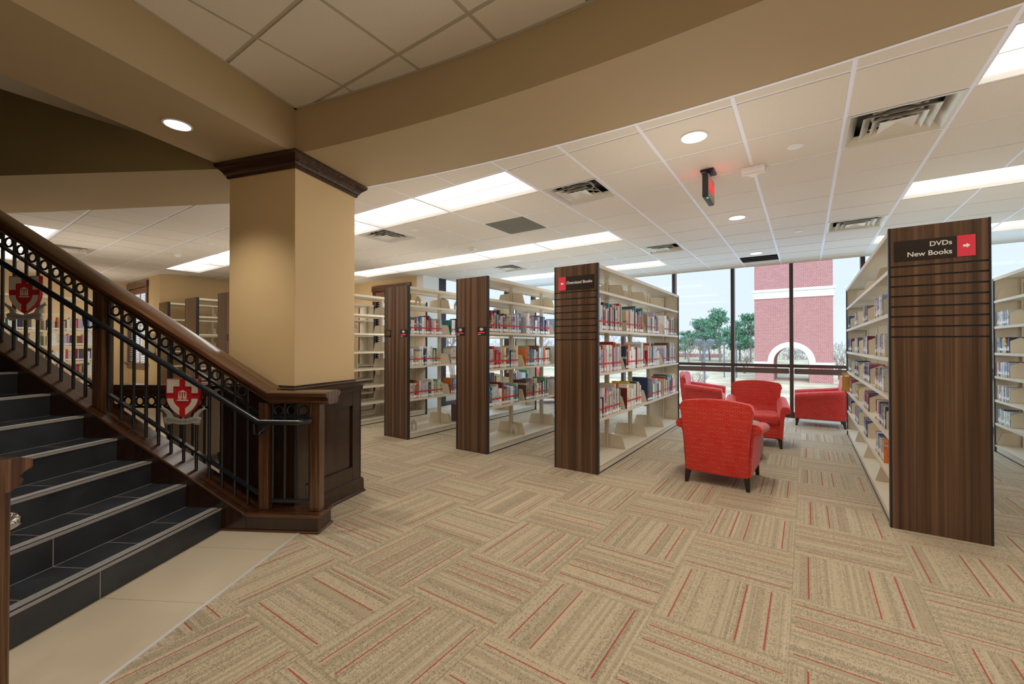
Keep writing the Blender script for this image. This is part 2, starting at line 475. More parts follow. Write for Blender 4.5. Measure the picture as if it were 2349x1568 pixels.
n0 = len(tiles.v); tiles.v += gr.v; tiles.f += [tuple(n0+k for k in f) for f in gr.f]; tiles.mi += [1]*len(gr.f)
# solid deck above the grid so nothing shines through the gaps
tiles.m = 2
tiles.box(-14, -3.9, -3.0, 10.2, ZC+.24, ZC+.27) if False else None
o = tiles.build('ceiling', [TILE, GRID, DUCT]); struct(o)
# deck: main field, above recessed fixtures
dk = MB()
dk.poly([(-14, -4.2, 3.32), (-11.4, -4.2, 3.32), (-11.4, -2.5, 3.32), (Lm[0], Lm[1], 3.32), (-4.0, 2.2, 3.32), (-4.0, 10.3, 3.32), (-7.2, 10.3, 3.32), (-7.2, 6.84, 3.32), (-14, 6.84, 3.32)])
N = 40
arc = [(-4.0 + 12.2*k/N) for k in range(N+1)]
for k in range(N):
    a, b = arc[k], arc[k+1]; ya = CY + math.sqrt(14.2**2-(a-CX)**2); yb = CY + math.sqrt(14.2**2-(b-CX)**2)
    dk.poly([(a, ya, 3.32), (b, yb, 3.32), (b, 10.3, 3.32), (a, 10.3, 3.32)])
o = dk.build('ceiling', WHITEP); struct(o)
# plain soffit strips near the glazing
o = MB().box(-7.0, GX-2*S2, GY+10*S2, 9.65, ZC, ZC+.06).box(GX+5*S2, 8, GY+10*S2, 9.65, ZC, ZC+.06).box(-7.0, 8, 9.63, 9.65, ZC, ZC+.33).build('ceiling', WHITEP); struct(o)
# beams
bm_ = MB(); arcn = 48
a0 = math.asin((-3.66-CX)/RB); a1 = math.asin((8-CX)/RB)
pin = []; pout = []
for k in range(arcn+1):
    a = a0 + (a1-a0)*k/arcn
    pout.append((CX+RB*math.sin(a), CY+RB*math.cos(a)))
b0 = math.asin((-3.42-CX)/RA); b1 = math.asin((8-CX)/RA)
for k in range(arcn+1):
    a = b0 + (b1-b0)*k/arcn
    pin.append((CX+RA*math.sin(a), CY+RA*math.cos(a)))
dy_ = 1.83 - pin[0][1]
for k in range(14): pin[k] = (pin[k][0] + (.01*(1-k/14)), pin[k][1] + dy_*(1-k/14)**1.5)
for k in range(arcn):
    bm_.poly([(*pin[k], 2.980), (*pin[k+1], 2.980), (*pout[k+1], 2.980), (*pout[k], 2.980)])
    bm_.poly([(*pin[k], 2.980), (*pin[k+1], 2.980), (*pin[k+1], 3.36), (*pin[k], 3.36)])
    bm_.poly([(*pout[k], 2.980), (*pout[k+1], 2.980), (*pout[k+1], 2.998), (*pout[k], 2.998)])
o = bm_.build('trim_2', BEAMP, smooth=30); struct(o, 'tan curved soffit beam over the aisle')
o = MB()
for k in range(arcn):
    f = 1+.013/RB; g_ = lambda p, q: (CX+(p[0]-CX)*q, CY+(p[1]-CY)*q)
    o.poly([(*g_(pout[k], 1-.000), 2.9785), (*g_(pout[k+1], 1), 2.9785), (*g_(pout[k+1], 1+.022/RB), 2.9785), (*g_(pout[k], 1+.022/RB), 2.9785)])
struct(o.build('trim_3', GRID))
# left beam, straight, running from the column towards the camera side
ld = Vector((.283, -.959)); ln_ = Vector((-.959, -.283))
Cc = Vector((-3.41, 1.83)); w_b = .79
A = Cc - ld*.0; B = Cc + ld*6.2; Lb = Cc + ln_*w_b; Lc = B + ln_*w_b
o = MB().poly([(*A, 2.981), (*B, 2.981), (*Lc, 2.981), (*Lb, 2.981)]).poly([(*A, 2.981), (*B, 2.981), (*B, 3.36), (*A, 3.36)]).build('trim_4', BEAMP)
struct(o, 'tan soffit beam running past the column')
o = MB().poly([(*Lb, 2.981), (*Lc, 2.981), (*Lc, 6), (*Lb, 6)]).build('wall_stairwell_right', SHADEP); struct(o)
# back soffit between the stair opening and the shelving
e0 = (-3.55, 2.02); n_ = Vector(L1n); d_ = Vector(L1d)
q0 = Vector(L1) - d_*.75; q1 = Vector(L1) + d_*9.5
o2 = MB(); ns = 14
for k in range(ns):          # outer edge bows slightly
    ta, tb = k/ns, (k+1)/ns
    f0 = lambda t: q0 + (q1-q0)*t
    wd = lambda t: .80 + .22*min(1, t*2.6)
    o2.poly([(*f0(ta), 2.982), (*f0(tb), 2.982), (*(f0(tb)+n_*wd(tb)), 2.982), (*(f0(ta)+n_*wd(ta)), 2.982)])
    o2.poly([(*(f0(tb)+n_*wd(tb)), 2.982), (*(f0(ta)+n_*wd(ta)), 2.982), (*(f0(ta)+n_*wd(ta)), 2.998), (*(f0(tb)+n_*wd(tb)), 2.998)])
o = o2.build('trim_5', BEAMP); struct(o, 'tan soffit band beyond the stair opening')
o = MB().poly([(*Vector(L1), 2.982), (*q1, 2.982), (*q1, 6), (*Vector(L1), 6)]).poly([(*Lb, 2.982), (*Vector(L1), 2.982), (*Vector(L1), 6), (*Lb, 6)]).build('wall_stairwell_back', SHADEP); struct(o)
o = MB().poly([(-13, -4.2, 6), (-1, -4.2, 6), (-1, 3, 6), (-13, 3, 6)]).build('ceiling', SHADEP); struct(o)
o = MB().poly([(*q1, 2.98), (-12.6, -4.2, 2.98), (-12.6, -4.2, 6), (*q1, 6)]).poly([(-13, -4.2, 2.98), (-1, -4.2, 2.98), (-1, -4.2, 6), (-13, -4.2, 6)]).build('wall_stairwell_left', SHADEP); struct(o)
# coffer above the camera
cf = MB(); cg = MB()
def clipc(P):
    P = clip(P, tuple(Cc), (.959, .283))
    for k in range(0, arcn, 2):
        if len(P) < 3: return P
        p, q = pin[k], pin[min(k+2, arcn)]
        nx, ny = (q[1]-p[1]), -(q[0]-p[0])
        P = clip(P, p, (nx, ny))
    return P
for i in range(-8, 17):
    for j in range(-12, 2):
        P = clipc(tile_poly(i, j))
        if len(P) > 2: cf.prism([(p[0], p[1], ZK) for p in P], (0, 0, .012))
cf.m = 1
for i in range(-8, 18):
    x0 = GX + i*S2; P = clipc([(x0-.012, -4.2), (x0+.012, -4.2), (x0+.012, 3), (x0-.012, 3)])
    if len(P) > 2: cf.prism([(p[0], p[1], ZK+.006) for p in P], (0, 0, .007))
for j in range(-12, 2):
    y0 = GY + j*S2; P = clipc([(-6, y0-.012), (8, y0-.012), (8, y0+.012), (-6, y0+.012)])
    if len(P) > 2: cf.prism([(p[0], p[1], ZK+.0062) for p in P], (0, 0, .007))
# edge angle
P = clipc([(-6, -4.2), (8, -4.2), (8, 3), (-6, 3)])
for k in range(len(P)):
    p, q = Vector(P[k]), Vector(P[(k+1)%len(P)]); d = (q-p)
    if d.length < .01: continue
    nrm = Vector((-d.y, d.x)).normalized()*.024
    cf.prism([(*p, ZK-.002), (*q, ZK-.002), (*(q+nrm), ZK-.002), (*(p+nrm), ZK-.002)], (0, 0, .003))
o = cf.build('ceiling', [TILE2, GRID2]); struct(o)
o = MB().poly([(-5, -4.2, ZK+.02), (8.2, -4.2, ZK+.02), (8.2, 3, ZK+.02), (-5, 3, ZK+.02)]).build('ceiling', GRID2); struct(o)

# walls
def wall(name, mb, mat=WALL): return struct(mb.build(name, mat))
wall('wall_rear', MB().box(-14.2, 8.2, -4.4, -4.2, 0, 6.1))
wall('wall_right', MB().box(8.0, 8.2, -4.2, 10.3, 0, 3.4))
wall('wall_left', MB().box(-14.0, -13.8, -4.2, 3.25, 0, 3.36))
def wall_hole(name, x0, x1, y, wx0, wx1, wz0, wz1, th=.2):
    m = MB()
    m.box(x0, wx0, y, y+th, 0, 3.36); m.box(wx1, x1, y, y+th, 0, 3.36)
    m.box(wx0, wx1, y, y+th, 0, wz0); m.box(wx0, wx1, y, y+th, wz1, 3.36)
    return wall(name, m)
wall_hole('wall_alcove', -14.0, -11.6, 3.25, -13.70, -12.45, 1.02, 2.78, .05)
wall('wall_side', MB().box(-11.8, -11.6, 3.30, 6.64, 0, 3.36))
wall_hole('wall_back', -11.8, -7.2, 6.64, -8.62, -7.50, 1.02, 2.72)
wall('wall_pier', MB().box(-7.2, -7.0, 6.64, 7.14, 0, 3.36), WHITEP)
def blind_window(name, x0, x1, y, z0, z1, dp=.13, so=0.):
    root = thing(name, ((x0+x1)/2, y, z0), None, None); root['kind'] = 'structure'
    off = root.location
    MB(off).box(x0-.11, x0, y-.03, y+(.10 if so == 0 else .045), z0-.02, z1+.12).build('casing', RAILW, root, .006)
    MB(off).box(x1, x1+.11, y-.03, y+(.10 if so == 0 else .045), z0-.02, z1+.12).build('casing', RAILW, root, .006)
    MB(off).box(x0-.13, x1+.13, y-.045, y+.10, z1, z1+.14).build('head_casing', RAILW, root, .006)
    MB(off).box(x0-.16, x1+.16, y-.09, y+.10, z0-.03, z0).box(x0-.12, x1+.12, y-.03, y-.001, z0-.15, z0-.03).build('sill', RAILW, root, .006)
    MB(off).box(x0, x1, y+dp, y+dp+.005, z0, z1).build('pane', GLASS, root)
    MB(off).box((x0+x1)/2-.015, (x0+x1)/2+.015, y+dp-.01, y+dp+.01, z0, z1).box(x0, x1, y+dp-.01, y+dp+.01, (z0+z1)/2-.015, (z0+z1)/2+.015).build('muntin', WHITEP, root)
    MB(off).box(x0, x1, y-.02, y+.05, z1-.13, z1-.01).build('valance', BLINDW, root, .004)
    m = MB(off); k = int((z1-.14-z0)/.045)
    for i in range(k):
        z = z0+.02+i*.045
        m.prism([(x0+.02, y+.01-so, z), (x1-.02, y+.01-so, z), (x1-.02, y+.05-so, z+.018), (x0+.02, y+.05-so, z+.018)], (0, 0, .003))
    m.build('blind_slat', BLIND, root)
blind_window('window_1', -13.70, -12.45, 3.25, 1.02, 2.78, .04, .03)
blind_window('window_2', -8.62, -7.50, 6.64, 1.02, 2.72)
# curtain wall
YG = 10.1
gw = thing('window_3', (0, YG, 0), None, None); gw['kind'] = 'structure'
mx = [-6.99, -6.25, -4.95, -3.66, -2.46, -1.265, -.227, .87, 1.97, 3.1, 4.25, 5.4, 6.6, 7.97]
off = gw.location
for x in mx: MB(off).box(x-.032, x+.032, YG-.10, YG+.07, 0, 3.34).build('mullion', MULL, gw, .003)
for a, b in zip(mx[:-1], mx[1:]):
    MB(off).box(a+.032, b-.032, YG-.07, YG+.05, 0, .10).build('sill_rail', MULL, gw)
    MB(off).box(a+.032, b-.032, YG-.07, YG+.05, .985, 1.045).build('transom', MULL, gw)
    MB(off).box(a+.045, b-.045, YG-.05, YG-.01, .86, .965).build('shade_box', MULLB, gw)
    MB(off).box(a+.032, b-.032, YG-.07, YG+.05, 3.28, 3.34).build('head_rail', MULL, gw)
    MB(off).box(a+.03, b-.03, YG+.005, YG+.012, .1, .99).build('pane', GLASS, gw)
    MB(off).box(a+.03, b-.03, YG+.005, YG+.012, 1.04, 3.29).build('pane', GLASS, gw)
gw2 = thing('window_4', (-7.1, 8.6, 0), None, None); gw2['kind'] = 'structure'; off = gw2.location
for y, wd in ((7.26, .12), (8.6, .03), (10.0, .06)): MB(off).box(-7.15, -7.0, y-wd, y+wd, 0, 3.34).build('mullion', MULL if wd < .1 else BLACKT, gw2)
MB(off).box(-7.13, -7.02, 7.3, 10., .985, 1.045).box(-7.13, -7.02, 7.3, 10., 0, .1).box(-7.13, -7.02, 7.3, 10., 3.2, 3.34).build('transom', MULL, gw2)
MB(off).box(-7.08, -7.075, 7.3, 10., .1, 3.2).build('pane', GLASS, gw2)
o = MB().box(-7.3, 8.2, 9.65, 10.3, 3.34, 3.4).build('ceiling', WHITEP); struct(o)

# ------------------------------------------------------------------ recessed fluorescent fixtures
def troffer(i, j, label, first=[None]):
    x0, y0 = GX+i*S2, GY+j*S2
    if first[0] is None:
        r = thing('ceiling_light', (x0, y0, ZC), label, 'ceiling light', 'recessed fluorescent ceiling lights')
        L, W = 2*S2-.026, S2-.026; e = .013
        m = MB(); z1 = .10
        m.box(e, e+L, e, e+.004, 0, z1); m.box(e, e+L, e+W-.004, e+W, 0, z1)
        m.box(e, e+.004, e, e+W, 0, z1); m.box(e+L-.004, e+L, e, e+W, 0, z1)
        m.box(e, e+L, e, e+W, z1, z1+.005); m.build('housing', LENSD, r)
        for (a, b) in ((.02, .305), (.325, .575)):      # two long lenses, bowed
            m = MB(); K = 8; rings = []
            for s in (0, 1):
                pass
            pa = [(e+.004+0, e+a+(b-a)*k/K, .035 - (.028*math.sin(PI*k/K) if a < .1 else .010*math.sin(PI*k/K))) for k in range(K+1)]
            m.loft([[p for p in pa] + [(pa[-1][0], pa[-1][1], .06), (pa[0][0], pa[0][1], .06)],
                    [(p[0]+L-.008, p[1], p[2]) for p in pa] + [(pa[-1][0]+L-.008, pa[-1][1], .06), (pa[0][0]+L-.008, pa[0][1], .06)]])
            m.build('lens', LENS if a < .1 else LENS2, r, smooth=40)
        MB().box(e, e+L, e+.311, e+.319, .028, .05).build('divider', VENTM, r)
        first[0] = r; return r
    r = copy_tree(first[0]); r.location = (x0, y0, ZC); r['label'] = label; return r
rown = {1: 'nearest', 5: 'middle', 9: 'farthest', -3: 'far left'}
ordn = ['first', 'second', 'third', 'fourth', 'fifth', 'sixth', 'seventh', 'eighth', 'ninth', 'tenth', 'eleventh', 'twelfth', 'thirteenth', 'fourteenth',
        'fifteenth', 'sixteenth', 'seventeenth', 'eighteenth', 'nineteenth', 'twentieth', 'twenty-first', 'twenty-second', 'twenty-third', 'twenty-fourth',
        'twenty-fifth', 'twenty-sixth', 'twenty-seventh', 'twenty-eighth', 'twenty-ninth', 'thirtieth']
for i, j in fix:
    if j == -3: lab = 'recessed ceiling light high above the stair rail, %s from the right' % ordn[(-12-i)//2]
    elif i < 0: lab = 'recessed fluorescent light in the %s ceiling row left of the aisle, %s from the aisle' % (rown[j], ordn[(-2-i)//2])
    else: lab = 'recessed fluorescent light in the %s ceiling row right of the aisle, %s from the aisle' % (rown[j], ordn[(i-5)//2])
    troffer(i, j, lab)

# air vents
def vent(i, j, label, first=[None]):
    x0, y0 = GX+i*S2, GY+j*S2
    if first[0] is None:
        r = thing('air_vent', (x0+S2/2, y0+S2/2, ZC), label, 'air vent', 'square ceiling air vents')
        h = S2/2-.012
        def frame(m, a, b, za, zb, th=.003):    # flared square collar from half-size a at za to b at zb
            for k in range(4):
                c_, s_ = [(1, 0), (0, 1), (-1, 0), (0, -1)][k]
                R = lambda u, v_: (c_*u - s_*v_, s_*u + c_*v_)
                m.prism([(*R(-a, -a), za), (*R(a, -a), za), (*R(b, -b), zb), (*R(-b, -b), zb)], (0, 0, th))
        m = MB(); frame(m, h, h-.02, 0, 0); frame(m, h-.02, h-.07, 0.0, .055); m.build('frame', VENTM, r, smooth=20)
        m = MB(); frame(m, .20, .15, -.004, .035); m.build('louver', VENTM, r)
        m = MB(); frame(m, .145, .10, -.012, .028); m.build('louver', VENTM, r)
        m = MB(); m.add([(-.10, -.10, -.010), (.10, -.10, -.010), (.10, .10, -.010), (-.10, .10, -.010), (0, 0, .012)], [(0,1,4), (1,2,4), (2,3,4), (3,0,4)]); m.build('center_plate', VENTM, r, recalc=False)
        MB().box(-h, h, -h, h, .10, .105).box(-h, -h+.004, -h, h, 0.03, .10).box(h-.004, h, -h, h, .03, .10).box(-h, h, -h, -h+.004, .03, .10).box(-h, h, h-.004, h, .03, .10).build('duct', DUCT, r)
        m = MB(); m.torus((0, 0, .075), .13, .012, ax=2)
        for a in range(4):
            c_, s_ = math.cos(a*PI/2+PI/4), math.sin(a*PI/2+PI/4)
            m.tube([(0, 0, .05), (c_*.2, s_*.2, .05)], .006, 6)
        m.build('spider', VENTM, r)
        first[0] = r; return
    r = copy_tree(first[0]); r.location = (x0+S2/2, y0+S2/2, ZC); r['label'] = label
vl = ['square air vent between the nearest fluorescent row and the downlights', 'large square air vent at upper right, nearest the camera',
      'square air vent above the DVDs sign end panel, farther one', 'small air vent above and right of the Oversized Books unit',
      'square air vent just right of the tan column', 'small air vent above the second walnut end panel from the column', 'air vent partly hidden behind the upper stair rail']
for (i, j), l in zip(vents, vl): vent(i, j, l)
i, j = -2, 3
o = MB().box(GX+i*S2+.012, GX+(i+1)*S2-.012, GY+j*S2+.012, GY+(j+1)*S2-.012, ZC+.002, ZC+.01).build('return_grille', RETG)
tag(o, 'dark grey perforated return air panel in the ceiling between two light rows', 'ceiling grille')
i, j = 2, 10
r = thing('linear_diffuser', (GX+(i+.5)*S2, GY+(j+.5)*S2, ZC), 'black slot grille in the ceiling just before the big windows', 'ceiling grille'); off = r.location
x0, y0 = GX+i*S2, GY+j*S2
MB(off).box(x0+.012, x0+S2-.012, y0+.012, y0+S2-.012, ZC+.03, ZC+.04).build('recess', DUCT, r)
for k in range(3): MB(off).box(x0+.012, x0+S2-.012, y0+.14+.15*k, y0+.155+.15*k, ZC-.002, ZC+.03).build('blade', BLACKT, r)

def downlight(x, y, z, label, R=.085, spot=40., ang=95):
    r = thing('downlight', (x, y, z), label, 'downlight', 'round recessed downlights')
    MB().lathe([(R+.014, 0), (R+.014, -.004), (R+.002, -.006), (R, 0), (R, .004)], n=32).build('trim_ring', WHITEM, r, smooth=40)
    MB().lathe([(R, -.002), (R*.6, -.0045), (.001, -.005)], n=32).build('lens', DLENS, r, smooth=60)
    if spot:
        l = bpy.data.lights.new('downlight_lamp', 'SPOT'); l.energy = spot; l.spot_size = math.radians(ang); l.spot_blend = .35 if ang > 100 else .8
        l.shadow_soft_size = .07; l.color = (1., .93, .82)
        lo = bpy.data.objects.new('lamp', l); C.objects.link(lo); lo.parent = r; lo.location = (0, 0, -.03)
    return r
for (i, j), l in zip(DLC, ['round downlight in the ceiling above the exit sign, nearest of three', 'round downlight in the ceiling midway to the windows', 'small round downlight beside the black slot grille']):
    downlight(GX+(i+.5)*S2+.0, GY+(j+.5)*S2, ZC-.001, l)
downlight(-3.645, 1.114, 2.98, 'round downlight in the sloping tan soffit left of the column', .075, 46., 100)
for n_, (x, y) in enumerate([(-1.5, .2), (0.2, .2), (1.9, .2), (-1.5, -1.6), (.2, -1.6), (1.9, -1.6), (3.8, .4), (3.8, -1.6), (5.8, 0)]):  # out of view, added to light the foreground
    downlight(x, y, ZK-.001, 'unseen downlight added in the recessed ceiling over the camera, %s one' % ordn[n_], .085, 26., 125)
def disc(name, x, y, r_, h, label, cat, prof=None):
    o = MB().lathe(prof or [(r_, 0), (r_, -h*.6), (r_*.85, -h), (.002, -h)], n=28).build(name, WHITEM, smooth=40, loc=(x, y, ZC))
    tag(o, label, cat); return o
disc('sprinkler_cover', -.06, 4.0, .055, .008, 'white sprinkler cover disc between the exit sign and the nearest vent', 'sprinkler cover')
disc('sprinkler_cover', -.07, 7.0, .055, .008, 'white sprinkler cover disc near the far air vent', 'sprinkler cover')
disc('sprinkler_cover', -4.35, 3.967, .05, .008, 'white sprinkler cover disc right of the column vent', 'sprinkler cover')
disc('sprinkler_cover', -4.396, 7.06, .05, .008, 'small sprinkler cover disc near the Oversized Books panel top', 'sprinkler cover')
disc('sprinkler_cover', -7.485, 2.711, .055, .008, 'white sprinkler cover disc left of the column', 'sprinkler cover')
disc('smoke_detector', -4.406, 5.255, .06, .05, 'white cone shaped smoke detector right of the column', 'smoke detector', [(.06, 0), (.06, -.015), (.045, -.03), (.03, -.055), (.002, -.058)])
disc('smoke_detector', -8.83, 2.716, .06, .05, 'white cone shaped smoke detector above the left shelves', 'smoke detector', [(.06, 0), (.06, -.015), (.045, -.03), (.03, -.055), (.002, -.058)])
disc('ceiling_speaker', -4.402, 6.467, .11, .008, 'flat round white ceiling speaker above the far walnut panels', 'speaker')
# motion sensor wedge
r = thing('motion_sensor', (-.372, 4.28, ZC), 'white wedge shaped motion sensor on the ceiling right of the exit sign', 'sensor'); 
MB().prism([(-.09, -.05, 0), (-.09, .04, 0), (-.09, .05, -.045), (-.09, -.02, -.05), (-.09, -.05, -.03)], (.18, 0, 0)).build('housing', WHITEM, r, .004)
MB().prism([(-.075, .045, -.028), (-.075, -.01, -.051), (.0, .0, -.085), (.075, -.01, -.051), (.075, .045, -.028)], (0, .002, .02)).build('lens', LENSD, r)
# exit sign
r = thing('exit_sign', (-.71, 4.14, 2.986), 'black ceiling exit sign with glowing red EXIT letters', 'exit sign'); off = r.location
MB(off).box(-.737, -.69, 3.985, 4.295, 2.715, 2.925).build('case', BLACKT, r, .008)
MB(off).box(-.690, -.686, 4.0, 4.285, 2.725, 2.92).build('face_plate', EXITG, r)
MB(off).box(-.77, -.655, 4.06, 4.23, 2.965, 2.986).build('canopy', BLACKT, r, .01)
MB(off).tube([(-.713, 4.14, 2.92), (-.713, 4.14, 2.97)], .02).build('stem', BLACKT, r)
MB(off).lathe([(.006, -.001), (.006, .001)], (-.70, 4.03, 2.7145), 12).build('indicator_light', LEDG, r)
Mx = Matrix(((0, 0, 1, .026), (1, 0, 0, .003), (0, 1, 0, 2.822-2.986), (0, 0, 0, 1)))
text_mesh('EXIT', .165, 'lettering', EXITR, r, Mx, ext=.001, fit=.245)
pl = bpy.data.lights.new('exit_glow', 'POINT'); pl.energy = .10; pl.color = (1, .05, .05); pl.shadow_soft_size = .03
po = bpy.data.objects.new('lamp', pl); C.objects.link(po); po.parent = r; po.location = (.10, 0, -.10)
pl2 = po.copy(); C.objects.link(pl2); pl2.parent = r; pl2.location = (-.12, 0, -.10)
# ------------------------------------------------------------------ column
CE = (.961, .276); CN = (-.276, .961); H = .3625
cc = Vector((-3.41 - H*CE[0] + H*CN[0], 1.83 - H*CE[1] + H*CN[1], 0))
col = thing('column', cc, 'square tan column with dark wood crown and panelled wainscot base', 'column', rz=math.atan2(CE[1], CE[0]))
def sq(prof): return [[(-a, -a, z), (a, -a, z), (a, a, z), (-a, a, z)] for a, z in prof]
MB().box(-H, H, -H, H, 1.05, 2.981).build('shaft', WALL, col, .004)
MB().loft(sq([(H+.002, 2.862), (H+.012, 2.862), (H+.02, 2.872), (H+.018, 2.884), (H+.03, 2.892), (H+.034, 2.905), (H+.05, 2.925), (H+.072, 2.945), (H+.082, 2.955), (H+.085, 2.979), (H, 2.979)])).build('crown_molding', CROWNW, col)
hw = H+.045
MB().box(-hw+.02, hw-.02, -hw+.02, hw-.02, 0, 1.02).build('core', DARKW, col)
for k in range(4):
    c_, s_ = [(1, 0), (0, 1), (-1, 0), (0, -1)][k]
    q = MB(); R = lambda u, v_, z: (c_*u - s_*v_, s_*u + c_*v_, z)
    def bx(u0, u1, z0, z1, d0=hw-.022, d1=hw):
        q.prism([R(u0, -d1, z0), R(u1, -d1, z0), R(u1, -d1, z1), R(u0, -d1, z1)], R(0, d1-d0, 0))
    bx(-hw, -.285, .13, 1.02); bx(.285, hw, .13, 1.02); bx(-.285, .285, .85, 1.02); bx(-.285, .285, .13, .27)
    q.build('wainscot_panel', DARKW, col, .004)
MB().loft(sq([(hw, .0), (hw+.032, .0), (hw+.032, .012), (hw+.02, .022), (hw+.018, .12), (hw+.006, .14), (hw-.01, .142)])).build('base_molding', DARKW, col)
MB().loft(sq([(hw-.01, .985), (hw+.008, .985), (hw+.012, 1.0), (hw+.012, 1.03), (hw+.03, 1.045), (hw+.045, 1.055), (hw+.05, 1.062), (hw+.05, 1.08), (H+.012, 1.082), (H+.010, 1.094), (H, 1.094)])).build('wainscot_cap', DARKW, col)

# ------------------------------------------------------------------ staircase
ST = thing('staircase', SO, 'black tiled staircase with pale anti-slip nosing lines, climbing left', 'staircase', rz=SR)
RISE, RUN, SWID = .1725, .2895, 1.858
SLP = RISE/RUN
for k in range(12):
    n = -RUN*k; z = RISE*(k+1)
    tr = MB().box(n-RUN-.01, n, -SWID, -.001, z-.03, z).build('tread', TREAD, ST)
    m = MB(); t = -.29
    while t > -SWID: m.box(n-RUN+.003, n-.08, t-.002, t+.002, z-.003, z+.0006); t -= .3015
    m.box(n-RUN, n-RUN+.004, -SWID, -.001, z-.003, z+.0008); m.build('tile_joint', GROUT, tr)
    m = MB().box(n-.004, n+.005, -SWID, -.001, z-.013, z+.0015); m.m = 1
    for q in range(5): m.box(n-.031-q*.011, n-.027-q*.011, -SWID, -.001, z-.002, z+.0012)
    m.build('nosing_strip', [NOSE, STRIPW], tr)
    rs = MB().box(n-.02, n, -SWID, -.001, z-RISE, z-.03).build('riser', TREAD, ST)
    m = MB(); t = -.89
    while t > -SWID: m.box(n-.003, n+.0008, t-.0025, t+.0025, z-RISE, z-.013); t -= .61
    m.build('tile_joint', GROUT, rs)
zc = lambda s: .255 - SLP*s
for side in (0, 1):
    Y = (lambda t: t) if side == 0 else (lambda t: -SWID - t)
    def pr_(m, pts, t0, t1): m.prism([(s, Y(t0), z) for s, z in pts], (0, Y(t1)-Y(t0), 0))
    m = MB(); pr_(m, [(-3.5, 0), (.20, 0), (.20, .118), (.19, zc(.19)-.03), (-3.5, zc(-3.5)-.03)], .0, .2); m.build('stringer', DARKW, ST)
    m = MB(); pr_(m, [(-3.5, zc(-3.5)-.026), (.195, zc(.195)-.026), (.195, zc(.195)), (-3.5, zc(-3.5))], -.012, .222); m.build('stringer_cap', CAPS, ST, .008, seg=3)

